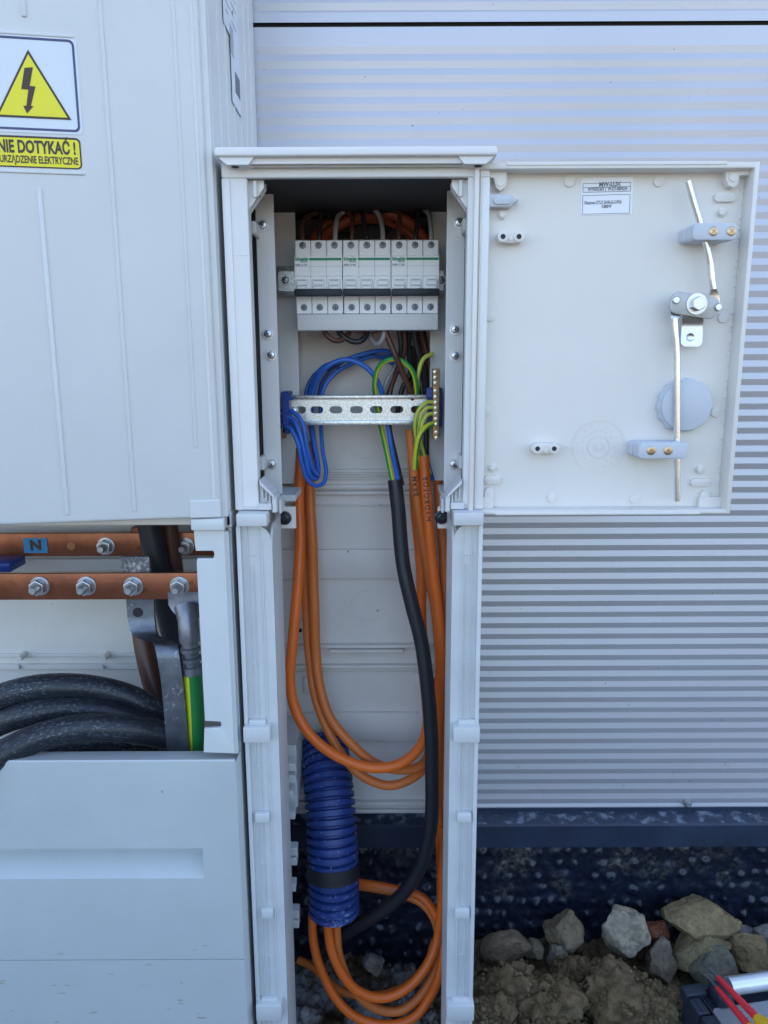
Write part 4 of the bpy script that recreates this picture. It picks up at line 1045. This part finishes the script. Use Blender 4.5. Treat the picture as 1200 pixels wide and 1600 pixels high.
# paper label on the door
pl = thing('paper_label', 'white printed type label stuck inside the open door', 'label', P(948, 335, Df))
Yq = Df - .0003
cor = [P(908, 281, Yq), P(989, 278, Yq), P(986.5, 333.5, Yq), P(907, 336, Yq)]
c = P(948, 307, Yq); tl = Matrix.Translation(c) @ Matrix.Rotation(R(-1.2), 4, 'Y')
hw_ = (P(989, 307, Yq).x - P(907, 307, Yq).x) / 2 - .0004; hh_ = (P(948, 278, Yq).z - P(948, 336, Yq).z) / 2
m = MB(); m.prism(rrect(-hw_, hw_, -hh_, hh_, .0016), -.0002, .0003, mtx=tl); m.build('paper', 'paper', pl)
m = MB()
def hl(x0, x1, z, w_=.00022): m.box(x0, x1, -.0004, -.0001, z - w_, z + w_, 0, mtx=tl)
def vl(x, z0, z1, w_=.00022): m.box(x - w_, x + w_, -.00042, -.0001, z0, z1, 0, mtx=tl)
A_, B_ = -hw_ * .93, hw_ * .90
z_1, z_2, z_3, z_4, z_5 = hh_ * .72, hh_ * .50, hh_ * .25, hh_ * .08, -hh_ * .93
for z_ in (z_1, z_2, z_3, z_4, z_5): hl(A_, B_, z_)
vl(A_, z_3, z_1); vl(B_, z_3, z_1); vl(A_, z_5, z_4); vl(B_, z_5, z_4); vl(A_ * .05, z_3, z_2)
def tx(s_, x, z, size, bold=.00012, fx=1.0): m.text(s_, size, tl @ face_cam(Vector((x, -.00045, z))), bold, fx)
tx('MW-LUX', A_ * .34, z_2 + .0007, .0052, .0002, .95)
tx('WYN/01643', A_ * .80, z_3 + .0010, .0044, .00014, .66); tx('W-OT-0004254', A_ * .0 + .0008, z_3 + .0010, .0044, .00014, .62)
tx('Obudowa OTU2 26/40-62-S-PN2-', A_ * .94, -hh_ * .40, .0042, .00010, .60); tx('KMBW', A_ * .2, -hh_ * .62, .0042, .00010, .72)
m.build('print', 'print', pl)

# ================================================================== MOUNTING FRAME inside
fr = thing('mounting_frame', 'pair of white drilled uprights carrying the rails inside the narrow cabinet', 'mounting frame', (-.03, .86, .6))
def upright(m, x_t0, x_t1, y_t, y_b, Y, x_ref, th=.002):
    """vertical plate; columns given at row x_ref"""
    m.box(P(x_t0, x_ref, Y).x, P(x_t1, x_ref, Y).x, Y, Y + th, P(420, y_t, Y).z, P(420, y_b, Y).z, .0004)
for (a0, a1, t0, b0, c0, c1, t1, b1, sx) in ((406, 434, 303, 772, 436, 466, 322, 756, 1), (696, 724, 299, 768, 672, 700, 319, 752, -1)):
    m = MB(); upright(m, a0, a1, t0, b0, .800, 540)
    xa, xb = P(a0, 540, .80).x, P(a1, 540, .80).x; zt_, zb_ = P(420, t0 + 4, .80).z, P(420, b0, .80).z
    xe = xa if sx > 0 else xb
    m.box(xe, xe + sx * .0016, .8015, .84, zb_, zt_, .0003); m.build('upright', 'plate', fr)
    m = MB(); upright(m, c0, c1, t1, b1, .912, 540)
    xa = P(c0, 540, .912).x; xb = P(c1, 540, .912).x
    xe = (P(a1, 540, .80).x - .0004) if sx > 0 else (P(a0, 540, .80).x + .0004)
    zt_, zb_ = P(450, t1, .912).z, P(450, b1, .912).z
    m.box(xa - .03 if sx > 0 else xb - .001, xa + .001 if sx > 0 else xb + .03, .9122, .9138, zb_, zt_, .0002)
    m.build('upright', 'plate', fr)
    m = MB(); m.bp((c0 + a0) / 2 - 12 if sx > 0 else 690, 462 if sx > 0 else 716, b0 + 2, b0 + 12, .802, .86, .001); m.build('foot_bracket', 'post', fr)
for i, (px, py) in enumerate(((411, 352), (419, 522), (424, 555), (424.5, 725), (717, 348), (711, 515), (711, 556), (709, 725))):
    place(SCREW[i % 4], 'screw', fr, P(px, py, .7995), rot=random.uniform(0, 90))
def rail(px0, px1, py0, py1, Y, slots, name='mounting_rail'):
    m = MB(); pm = (px0 + px1) / 2; x0, x1 = P(px0, py0, Y).x, P(px1, py0, Y).x; zt_, zb_ = P(pm, py0, Y).z, P(pm, py1, Y).z
    hgt_ = zt_ - zb_; lip = hgt_ * .14; zc = (zt_ + zb_) / 2
    for s_, za in ((1, zt_), (-1, zb_)):
        m.box(x0, x1, Y, Y + .0012, za, za - s_ * lip, .0005, 2)
        m.box(x0, x1, Y + .001, Y + .0065, za - s_ * lip, za - s_ * (lip - .0012), .0003)
        m.box(x0, x1, Y - .0012, Y + .001, za, za - s_ * .0009, .0004)
    holes = [rrect(P(sx_ - 10, 641, Y + .006).x, P(sx_ + 10, 641, Y + .006).x, zc - .0042, zc + .0042, .0041, 6) for sx_ in slots]
    m.prism([(x0, zb_ + lip - .0002), (x1, zb_ + lip - .0002), (x1, zt_ - lip + .0002), (x0, zt_ - lip + .0002)], Y + .0062, Y + .0074, holes=holes)
    return m.build(name, 'galv', fr)
rail(433, 694, 415, 461, .898, [])
rail(452, 672, 617, 664, .885, [468, 495, 525, 557, 588, 620, 652])
place(SCREW[0], 'screw', fr, P(459, 641.5, .8905)); place(SCREW[1], 'screw', fr, P(446, 438, .9035)); place(SCREW[2], 'screw', fr, P(690, 438, .9035))

# ================================================================== CIRCUIT BREAKERS
Yb0 = .857
def zr(py, Y=Yb0): return P(573, py, Y).z
bxL = P(459.5, 430, Yb0).x; BW = (P(687, 430, Yb0).x - bxL) / 3
z_top, z_l1, z_l0, z_t0, z_b1, z_b0 = zr(375, .868), zr(399), zr(431), zr(462), zr(465, .868), zr(490, .868)
def breaker_parts(root, rating):
    x0, x1 = bxL + .0002, bxL + BW - .0003
    m = MB(); mw = (x1 - x0) / 3
    for k in range(3):
        a, b_ = x0 + k * mw + .00005, x0 + (k + 1) * mw - .00005
        m.box(a + .0002, b_ - .0002, .868, .905, z_b0, z_top, .0007)
        m.box(a, b_, Yb0 + .002, .8685, z_l0, z_l1, .0005); m.box(a, b_, Yb0, .869, z_t0, z_l0 - .0002, .0005)
    m.build('body', 'white', root)
    m = MB(); zm = zr(415.5)
    m.box(x0 + .0002, x1 - .0002, Yb0 + .0017, Yb0 + .0021, zm - .00015, zm + .0001, 0); m.build('label_seam', 'wgrey', root)
    m = MB(); zg = zr(404.3)
    m.box(x0 + .0165, x1 - .001, Yb0 + .0016, Yb0 + .0021, zg - .0013, zg + .0013, 0)
    m.text('Schneider', .0050, face_cam(Vector((x0 + .0010, Yb0 + .0017, zg - .0014))), .00024, .74); m.text('Electric', .0026, face_cam(Vector((x0 + .0072, Yb0 + .0017, zg - .0034))), .00006, .95)
    m.build('brand_print', 'green', root)
    m = MB(); m.text(rating, .0026, face_cam(Vector((x0 + .0012, Yb0 + .0017, zr(414.5)))), .00008, .92); m.build('rating_print', 'print', root)
    for k in range(3):
        a = x0 + k * mw
        m = MB(); m.slot(0)
        m.box(a + .0022, a + mw - .0022, Yb0 - .0035, Yb0 + .001, zr(455), zr(436), .0008)
        m.box(a + .0034, a + mw - .0034, Yb0 - .0052, Yb0 - .003, zr(455), zr(447.5), .0006)
        m.box(a + .0028, a + mw - .0028, Yb0 - .0045, Yb0 - .003, zr(446), zr(440.5), .0006)
        m.slot(1); m.box(a + .004, a + mw - .004, Yb0 - .0038, Yb0 - .0033, zr(439), zr(437.5), 0); m.box(a + .0038, a + mw - .0038, Yb0 - .0048, Yb0 - .003, zr(447.4), zr(446.6), 0)
        m.build('toggle', ['white', 'wgrey'], root)
        for zc_, yc in ((zr(383, .868), .868), (zr(480, .868), .868)):
            m = MB(); p = Vector((a + mw / 2, yc + .0001, zc_))
            m.lathe(p, (0, -1, 0), [(.0038, 0), (.0038, .0006), (.0033, .0006), (.0032, .0001)], 22); m.build('terminal_ring', 'wgrey', root)
            place(BSCREW[(k + (zc_ > zr(430)) * 2) % 4], 'terminal_screw', root, p + Vector((0, -.0001, 0)))
    m = MB(); m.box(x0 + .0004, x1 - .0004, Yb0 - .0095, Yb0 - .002, zr(463.5), zr(452), .0012, 2); m.build('toggle_bar', 'toggle', root)
GBk = 'three-pole circuit breakers on the upper rail'
bk = thing('circuit_breaker', 'white three-pole circuit breaker, leftmost of the three', 'circuit breaker', (bxL + BW / 2, .88, z_b0), GBk)
breaker_parts(bk, 'K60N  B 16A')
def copy_thing(src, off, label, skip=()):
    c = src.copy(); col.objects.link(c); c.location = src.location + off; c['label'] = label; c['_o'] = tuple(c.location)
    for ch in src.children:
        if ch.name.split('.')[0] in skip: continue
        d = ch.copy(); col.objects.link(d); d.parent = c; d['_o'] = tuple(Vector(ch['_o']) + off)
        for g2 in ch.children:
            e = g2.copy(); col.objects.link(e); e.parent = d
    return c
copy_thing(bk, Vector((BW, 0, 0)), 'white three-pole circuit breaker between two others in the row')
b3 = copy_thing(bk, Vector((2 * BW, 0, 0)), 'white three-pole circuit breaker, rightmost of the three', ('rating_print',))
m = MB(); m.text('K60N  C 25A', .0026, face_cam(Vector((bxL + .0014 + 2 * BW, Yb0 + .0017, zr(414.5)))), .00008, .92); m.build('rating_print', 'print', b3)
m = MB(); m.bp(464.5, 684.5, 490.5, 516, .866, .895, .001, 2); o = m.build('terminal_cover', 'plate', loc=P(575, 516, .866)); tag(o, 'plain grey cover strip clipped under the three breakers', 'cover')

# ================================================================== TERMINAL BARS
tb = thing('earth_bar', 'brass earth terminal bar on a blue holder at right of the lower rail', 'terminal bar', P(681, 686, .872))
m = MB(); m.bp(668, 691, 606, 667, .880, .905, .001); m.bp(666, 676, 606, 622, .876, .884, .0006); m.build('holder', 'blueblock', tb)
m = MB(); a = P(680, 576, .870); b_ = P(682.5, 686, .870)
m.box((a.x + b_.x) / 2 - .0040, (a.x + b_.x) / 2 + .0040, .870, .879, b_.z, a.z, .0005); m.build('brass_bar', 'brass', tb)
for py in (581.5, 590, 598.5, 611, 620, 629, 637.5, 646, 654.5, 663, 675.5, 684):
    place(BRSCREW, 'terminal_screw', tb, P(lerp(680, 682.3, (py - 576) / 110), py, .870), rot=random.uniform(0, 180))
tn = thing('neutral_bar', 'blue neutral terminal block at left end of the lower rail', 'terminal bar', P(446, 678, .86))
m = MB(); m.bp(440, 452, 612, 678, .868, .905, .001); m.bp(444, 458, 620, 625, .866, .88, .0005); m.build('holder', 'blueblock', tn)
m = MB(); m.bp(440, 446, 664, 685, .868, .876, .0004); m.build('brass_bar', 'brass', tn)

# ================================================================== WIRES
GW = 'thin wires inside the narrow cabinet'; wr = .0027
def wire(kind, label, pts, r=wr, mt='wblack'): return cable(kind, label, pts, r, mt, 'wire', GW, 12, .003)
wire('blue_wire', 'blue wire joining the terminal block to the black cable core', [(441, 650, .874), (458, 655, .868), (468, 676, .862), (476, 712, .864), (484, 742, .87), (494, 748, .88), (497, 728, .893), (490, 690, .905), (486, 640, .915), (492, 602, .91), (508, 575, .90), (538, 562, .90), (568, 572, .90), (590, 598, .90), (602, 640, .905), (612, 700, .895), (623, 756, .868)], .0029, 'wblue')
wire('blue_wire', 'blue wire leaving the block highest and looping to the cable tangle', [(441, 641, .876), (460, 645, .866), (473, 662, .860), (479, 700, .862), (488, 732, .87), (497, 742, .88), (490, 700, .91), (485, 650, .92), (487, 605, .92), (503, 575, .915), (540, 562, .918), (580, 550, .925), (600, 548, .93), (622, 556, .94)], .0027, 'wblue')
wire('blue_wire', 'blue wire with the lowest and widest bottom loop', [(441, 668, .874), (453, 669, .866), (464, 690, .861), (470, 722, .863), (480, 748, .868), (493, 759, .875), (506, 755, .884), (510, 738, .892), (504, 705, .905), (501, 660, .917), (505, 610, .915), (525, 582, .92), (555, 566, .928), (585, 557, .935), (610, 566, .94), (640, 600, .945)], .0025, 'wblue')
wire('blue_wire', 'short blue wire tucked between the others beside the block', [(441, 659, .875), (457, 660, .870), (467, 683, .866), (474, 718, .868), (486, 736, .875), (497, 742, .888), (492, 715, .902), (484, 660, .912), (480, 610, .925), (495, 583, .93), (530, 572, .935)], .0026, 'wbluedark')
wire('blue_wire', 'deep blue wire arching behind toward the brass bar', [(498, 620, .93), (508, 590, .93), (545, 560, .93), (590, 556, .935), (625, 562, .94), (650, 580, .94), (668, 598, .935), (684, 606, .93)], .0024, 'wbluedark')
wire('blue_wire', 'blue wire entering the rightmost orange cable end', [(652, 655, .92), (658, 690, .915), (668, 720, .91), (676, 750, .91)], .0025, 'wblue')
wire('earth_wire', 'green and yellow wire arching over from the black cable end', [(614, 756, .868), (605, 710, .885), (594, 660, .905), (587, 625, .90), (584, 597, .893), (591, 573, .89), (607, 562, .885), (626, 563, .885), (643, 578, .885), (650, 602, .888), (650, 640, .90), (645, 680, .91)], .0029, 'gy')
wire('earth_wire', 'uppermost green and yellow wire clamped in the brass bar', [(678, 628, .872), (666, 629, .868), (654, 640, .866), (648, 660, .870), (650, 690, .88), (655, 730, .90)], .0023, 'gy2')
wire('earth_wire', 'second green and yellow wire down the brass bar', [(678, 636.5, .872), (668, 637, .868), (659, 644, .867), (655, 662, .870), (653, 695, .885), (655, 735, .90)], .0022, 'gy2')
wire('earth_wire', 'third green and yellow wire down the brass bar', [(678, 646, .872), (668, 648, .868), (660, 660, .866), (657, 678, .870), (660, 700, .885), (672, 740, .90)], .0023, 'gy2')
wire('earth_wire', 'lowest bright green and yellow wire curving down from the brass bar', [(679, 662, .872), (668, 665, .866), (656, 680, .862), (651, 702, .864), (649, 733, .87)], .0030, 'gy')
wire('earth_wire', 'pale green and yellow wire rising at right behind the frame plate', [(676, 553, .90), (662, 560, .895), (654, 580, .893), (652, 610, .895), (653, 650, .905), (650, 690, .91)], .0026, 'gy2')
wire('earth_wire', 'faint green and yellow wire half hidden at the far right', [(668, 548, .93), (670, 580, .93), (672, 620, .93)], .0025, 'gy2')
wire('earth_wire', 'short green and yellow wire deep in the dark tangle', [(643, 548, .94), (638, 560, .94), (640, 580, .94)], .0022, 'gy2')
wire('brown_wire', 'thick dark brown wire slanting down under the breakers', [(600, 508, .88), (606, 525, .88), (618, 555, .88), (630, 585, .885), (640, 610, .89), (648, 640, .90), (650, 690, .91)], .0034, 'wbrown')
wire('brown_wire', 'brown wire running down into the black cable end', [(632, 510, .89), (632, 545, .90), (622, 575, .905), (610, 610, .91), (607, 650, .905), (616, 710, .895), (626, 756, .870)], .0029, 'wbrown')
wire('black_wire', 'black wire running down into the black cable end', [(624, 510, .895), (626, 550, .90), (618, 585, .91), (606, 620, .913), (609, 670, .905), (620, 720, .89), (628, 757, .872)], .0029, 'wblack')
wire('black_wire', 'black wire hanging straight at the centre of the tangle', [(638, 510, .90), (640, 550, .91), (650, 590, .92), (656, 640, .92), (652, 690, .92)], .0032, 'wblack')
wire('grey_wire', 'grey wire beside the brown one above the lower rail', [(622, 565, .91), (612, 580, .915), (600, 605, .915), (596, 640, .915)], .0027, 'wgrey')
wire('grey_wire', 'grey wire looping right from under the breakers', [(632, 516, .93), (650, 535, .93), (658, 560, .93), (664, 600, .93), (672, 640, .93)], .0025, 'wgrey')
wire('brown_wire', 'brown wire at far right under the breakers', [(648, 512, .92), (655, 545, .925), (664, 575, .925), (668, 620, .925), (664, 680, .92)], .0030, 'wbrown')
wire('brown_wire', 'brown wire left of the pale earth wire', [(645, 540, .935), (648, 575, .935), (640, 610, .93), (640, 660, .925)], .0030, 'wbrown')
wire('black_wire', 'black wire dropping beside the upright at right', [(660, 512, .935), (668, 550, .94), (676, 600, .94), (676, 700, .935)], .0030, 'wblack')
wire('brown_wire', 'brown wire hanging in a small loop under the left breaker', [(503, 505, .885), (509, 522, .88), (522, 532, .88), (537, 529, .885), (546, 515, .89), (548, 505, .895)], .0031, 'wbrown')
wire('black_wire', 'black wire hanging in a loop under the middle breaker', [(520, 505, .89), (532, 522, .885), (548, 533, .885), (563, 533, .885), (573, 520, .89), (574, 505, .895)], .0032, 'wblack')
wire('grey_wire', 'light grey wire hooked under the middle breaker', [(600, 505, .885), (600, 520, .88), (596, 532, .882), (588, 538, .89), (578, 528, .90), (575, 510, .91)], .0027, 'wgrey')
wire('black_wire', 'black wire in front of the tangle just left of the right upright', [(646, 508, .895), (652, 545, .90), (662, 585, .905), (664, 640, .91), (666, 720, .91)], .0031, 'wblack')
wire('black_wire', 'black wire crossing behind the brown wires under the breakers', [(616, 505, .91), (634, 540, .915), (642, 580, .92), (628, 610, .92), (620, 650, .92)], .0031, 'wblack')
wire('brown_wire', 'brown wire furthest right in the tangle', [(655, 508, .91), (664, 540, .915), (672, 580, .918), (673, 640, .915)], .0031, 'wbrown')
TW = [(472, 'wbrown', [(473, 350), (482, 338), (505, 332), (530, 340)], 'brown'), (498, 'wblack', [(500, 350), (504, 324), (512, 335), (530, 350), (548, 372)], 'black'),
      (523, 'wgrey', [(525, 352), (528, 338), (540, 330)], 'grey'), (549, 'wbrown', [(551, 350), (550, 338), (535, 328)], 'brown'), (573, 'wblack', [(569, 350), (566, 328), (560, 320)], 'black'),
      (598, 'wgrey', [(597, 352), (591, 335), (578, 322)], 'light grey'), (623, 'wbrown', [(624, 350), (622, 330), (605, 322)], 'brown'),
      (649, 'wblack', [(653, 345), (653, 324), (646, 318), (634, 326), (615, 345), (600, 365)], 'black'), (674, 'wgrey', [(673, 350), (668, 332), (658, 326)], 'grey')]
ORD = ['first', 'second', 'third', 'fourth', 'fifth', 'sixth', 'seventh', 'eighth', 'ninth']
for i, (px, mt, path, cn) in enumerate(TW):
    n_ = len(path)
    wire(mt[1:] + '_wire', '%s wire rising from the %s breaker terminal counted from the left' % (cn, ORD[i]), [(px, 385, .882), (px + .5, 372, .880)] + [(a, b_, .888 + .012 * k) for k, (a, b_) in enumerate(path)], .0027, mt)

# orange coil stored behind the breakers
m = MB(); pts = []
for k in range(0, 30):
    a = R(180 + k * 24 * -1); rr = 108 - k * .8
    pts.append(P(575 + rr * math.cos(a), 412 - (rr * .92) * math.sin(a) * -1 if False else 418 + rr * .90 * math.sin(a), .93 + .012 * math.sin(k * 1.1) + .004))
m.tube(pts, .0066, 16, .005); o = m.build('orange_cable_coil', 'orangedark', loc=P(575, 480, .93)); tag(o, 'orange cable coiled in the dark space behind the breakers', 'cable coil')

# ================================================================== ORANGE CABLES
GO = 'orange cables hanging in the cabinet'
def oc(label, pts, r=.0061, mt='orange', jit=.0022): return cable('orange_cable', label, pts, r, mt, group=GO, seg=20, jit=jit)
oc('bright orange cable furthest left, looping in front of the conduit top', [(470, 700, .915), (467, 770, .905), (467, 850, .892), (463, 930, .876), (457, 1000, .866), (454, 1060, .858), (461, 1105, .852), (484, 1146, .847), (524, 1180, .845), (575, 1199, .845), (620, 1195, .85), (652, 1173, .862), (668, 1140, .88), (665, 1070, .90), (660, 980, .912), (657, 880, .918), (650, 790, .925), (646, 700, .935)], .0064)
oc('dull orange cable second from left, middle of the three loops', [(478, 690, .925), (484, 760, .918), (487, 840, .908), (491, 930, .902), (493, 1010, .896), (499, 1070, .888), (515, 1118, .878), (545, 1158, .868), (585, 1192, .865), (625, 1202, .868), (660, 1195, .88), (674, 1160, .905), (674, 1070, .925)], .0060, 'orangedull')
oc('dull orange cable making the lowest of the three loops', [(472, 760, .932), (475, 850, .925), (478, 940, .918), (482, 1020, .905), (492, 1090, .892), (512, 1140, .880), (535, 1180, .872), (565, 1212, .866), (605, 1227, .866), (640, 1218, .872), (666, 1196, .888), (678, 1150, .915), (678, 1060, .93)], .0058, 'orangedull')
c1 = [(641, 672, .905), (645, 720, .898), (651, 780, .893), (660, 840, .892), (671, 900, .892), (681, 960, .892), (687, 1030, .892), (689, 1110, .892), (690, 1200, .892), (691, 1300, .888), (694, 1400, .880)]
c2 = [(662, 712, .895), (666, 770, .887), (671, 830, .882), (677, 890, .880), (684, 950, .878), (688, 1010, .878), (687, 1080, .882), (684, 1160, .888), (684, 1250, .888), (689, 1340, .880), (690, 1420, .872)]
oBR = oc('orange cable cut open at its top and handwritten BRAM', c1, .0060, 'orangedull', 0)
oHY = oc('orange cable handwritten HYDROFOR', c2, .0064, 'orange', 0)
oc('orange cable pressed against the right upright', [(682, 700, .935), (686, 770, .925), (691, 860, .905), (695, 940, .896), (696, 1020, .90), (692, 1110, .905), (690, 1200, .905)], .0058, 'orangedull')
def write_on(parent, path, r, string, py0, size, px_r):
    w_ = smooth([P(*v) for v in path], .004); T, Nn, L = frames(w_)
    # arc position where the cable passes row py0 (text starts there and climbs)
    z0 = P(660, py0, path[1][2]).z; i0 = min(range(len(w_)), key=lambda i: abs(w_[i].z - z0)); s0 = L[i0]
    def wrap(x, y):
        s_ = s0 - x; i = max(0, min(len(L) - 1, min(range(len(L)), key=lambda i: abs(L[i] - s_))))
        j = min(i + 1, len(L) - 1); base = w_[i] + T[i] * (s_ - L[i])
        a = (y - size * .35) / r; B = Vector((1, 0, 0)) - T[i] * T[i].x; B.normalize(); Fv = T[i].cross(B)
        if Fv.y > 0: Fv = -Fv
        return base + (Fv * math.cos(a) - B * math.sin(a)) * (r + .00025)
    m = MB(); m.text(string, size, None, .00022, 1.0, wrap, 1.25); bmesh.ops.translate(m.bm, vec=Vector((0, 0, 0)), verts=m.bm.verts)
    return m.build('handwriting', 'ink', parent, 0)
write_on(oBR, c1, .0060, 'BRAM', 774, .0080, 0)
write_on(oHY, c2, .0064, 'HYDROFOR', 812, .0085, 0)
# black supply cable
cable('black_cable', 'thick black supply cable cut open above and curving down to the soil', [(618, 750, .872), (621, 790, .868), (625, 840, .862), (632, 890, .857), (644, 945, .852), (657, 1000, .848), (667, 1060, .843), (673, 1130, .84), (675, 1200, .838), (675, 1260, .838), (670, 1310, .840), (656, 1355, .846), (630, 1395, .856), (595, 1425, .868), (555, 1450, .88), (520, 1475, .89), (500, 1500, .90)], .0086, 'black', seg=24)

# blue corrugated conduit
cpts = [(505, 1160, .945), (508, 1180, .93), (512, 1215, .905), (516, 1260, .882), (519, 1310, .864), (521, 1360, .852), (521.5, 1405, .846), (521.5, 1424, .845)]
cd_ = thing('corrugated_conduit', 'blue corrugated plastic conduit hanging with a band of black tape', 'conduit', P(521, 1424, .845))
Rc = .0326; PC = .0100
def cr(s_, L): 
    t = (s_ / PC) % 1.0; e = min(1, t / .12) ** .6 * min(1, (.80 - t) / .12) ** .6 if t < .80 else 0
    return Rc - .0048 * (1 - max(0, e))
w_ = smooth([P(*v) for v in cpts], .0009)
m = MB(); m.tube(w_, Rc, 48, .0011, caps=False, rfun=cr)
m.build('pipe', 'conduit', cd_, 45)
m = MB(); m.tube([w_[0], w_[len(w_) // 2], w_[-1]], .0262, 32, .006, caps=False); m.build('bore', 'blueblock', cd_)
T, Nn, L = frames(w_); 
def arc_at(py):
    z = P(520, py, .85).z - .012; return min(range(len(w_)), key=lambda i: abs(w_[i].z - z))
i0 = arc_at(1338); i1 = arc_at(1362)
m = MB(); m.tube(w_[i0:i1:6], .0334, 48, .004, caps=False, rfun=lambda s_, L_: .0337 + .0003 * math.sin(s_ * 900)); m.build('tape_band', 'tape', cd_)
# lower orange coil
oc('orange cable leaving the conduit foot and forming the inner coil turn', [(512, 1400, .852), (513, 1440, .846), (519, 1485, .838), (535, 1522, .832), (562, 1550, .830), (597, 1560, .830), (632, 1547, .835), (662, 1515, .845), (681, 1475, .857), (688, 1425, .867), (690, 1350, .875), (689, 1290, .882)], .0060)
oc('orange cable forming the middle coil turn under the conduit', [(525, 1400, .858), (527, 1450, .852), (532, 1500, .845), (552, 1545, .838), (585, 1575, .836), (622, 1580, .838), (656, 1558, .845), (678, 1520, .855), (686, 1480, .865), (680, 1440, .876), (660, 1412, .886), (625, 1396, .895), (590, 1389, .902), (556, 1384, .91)], .0056, 'orangedull')
oc('orange cable forming the outermost coil turn near the picture bottom', [(490, 1380, .875), (488, 1425, .865), (491, 1470, .855), (503, 1520, .845), (525, 1560, .838), (560, 1592, .832), (605, 1602, .830), (648, 1590, .834), (675, 1555, .842), (689, 1510, .852), (690, 1470, .862), (680, 1430, .874), (658, 1402, .885), (620, 1390, .898), (580, 1383, .906), (552, 1378, .912)], .0058)
oc('orange cable half buried behind the lower coil', [(466, 1500, .93), (490, 1512, .92), (515, 1535, .90), (545, 1553, .885), (590, 1556, .88), (635, 1540, .88), (668, 1505, .885), (680, 1470, .89)], .0054, 'orangedull')

# ================================================================== TOOLBOX + SCREWDRIVERS
zt0 = P(1066, 1540, .80).z
org = P(1066, 1536, .80)
tbx = thing('toolbox', 'black plastic toolbox with clear organiser lid at the lower right corner', 'toolbox', (org.x, org.y, zt0 - .20))
Tb = Matrix.Translation(org) @ Matrix.Rotation(R(9), 4, 'Z') @ Matrix.Translation(-org)
ox, oy = org.x, org.y
m = MB(); m.box(ox, ox + .42, oy - .24, oy, zt0 - .20, zt0 - .012, .006, 3, Tb); m.build('body', 'tbblack', tbx)
m = MB()
m.box(ox - .002, ox + .026, oy - .015, oy + .002, zt0 - .018, zt0, .003, 3, Tb); m.box(ox - .002, ox + .014, oy - .040, oy - .017, zt0 - .020, zt0 - .002, .0025, 3, Tb)
m.box(ox - .002, ox + .017, oy - .110, oy - .043, zt0 - .020, zt0 - .001, .003, 3, Tb); m.box(ox - .002, ox + .014, oy - .24, oy - .113, zt0 - .020, zt0 - .002, .003, 3, Tb)
m.box(ox + .026, ox + .42, oy - .006, oy + .002, zt0 - .02, zt0 - .004, .002, 2, Tb)
m.box(ox + .030, ox + .052, oy - .032, oy - .004, zt0 - .014, zt0 + .008, .005, 3, Tb)
m.box(ox + .004, ox + .008, oy - .038, oy - .019, zt0 - .0022, zt0 - .0005, .0006, 1, Tb); m.box(ox + .0165, ox + .0185, oy - .24, oy - .017, zt0 - .014, zt0 - .004, .0006, 1, Tb)
m.box(ox + .014, ox + .42, oy - .24, oy - .02, zt0 - .036, zt0 - .030, .002, 1, Tb); m.build('lid', 'tbblack', tbx)
m = MB(); m.prism([(x_, y_) for x_, y_ in rrect(ox + .021, ox + .42, oy - .20, oy - .030, .006)], 0, .002, mtx=Tb @ Matrix(((1, 0, 0, 0), (0, 0, 1, 0), (0, -1, 0, zt0 - .008), (0, 0, 0, 1))))
for k in range(1, 5): m.box(ox + .030 + k * .045, ox + .0315 + k * .045, oy - .2, oy - .032, zt0 - .028, zt0 - .0105, 0, 1, Tb)
m.box(ox + .022, ox + .3, oy - .075, oy - .0735, zt0 - .028, zt0 - .0105, 0, 1, Tb)
m.build('clear_cover', 'clear', tbx)
m = MB(); a = Tb @ Vector((ox + .052, oy - .016, zt0 + .006)); b_ = Tb @ Vector((ox + .40, oy - .016, zt0 + .006)); m.cyl((a + b_) / 2, b_ - a, .0105, (b_ - a).length, 28); m.build('handle', 'alu', tbx)
m = MB(); m.box(ox + .06, ox + .20, oy - .060, oy - .052, zt0 - .026, zt0 - .018, .001, 1, Tb); m.build('red_insert', 'red', tbx)
for nm, lb, tip, sh, hd, end in (
    ('screwdriver', 'red insulated screwdriver lying nearer the toolbox handle', (1109, 1514), (1122, 1527), (1184, 1592), (1230, 1640)),
    ('screwdriver', 'red insulated screwdriver lying nearer the toolbox front', (1107, 1528), (1120, 1543), (1172, 1606), (1215, 1660))):
    zs_ = zt0 + (.020 if tip[1] < 1520 else .012)
    A0, A1, A2, A3 = [PZ(q_[0], q_[1], zs_) for q_ in (tip, sh, hd, end)]
    sdv = thing(nm, lb, 'screwdriver', A1, 'red insulated screwdrivers on the toolbox')
    m = MB(); m.tube([A1, A0], .0022, 12, .003, rfun=lambda s_, L_: .0022 if s_ < L_ * .7 else .0026); m.build('blade', 'steel', sdv)
    m = MB(); m.tube([A1, A2], .0036, 16, .004, rfun=lambda s_, L_: .0030 + .0016 * s_ / L_); m.build('insulated_shaft', 'red', sdv)
    m = MB(); m.tube([A2 - (A2 - A1).normalized() * .002, A3], .01, 20, .003, rfun=lambda s_, L_: .0062 + .006 * min(1, s_ / .02) - .001 * math.cos(s_ * 150)); m.build('grip', 'gripyellow', sdv)

for o in bpy.data.objects:
    if '_o' in o: del o['_o']
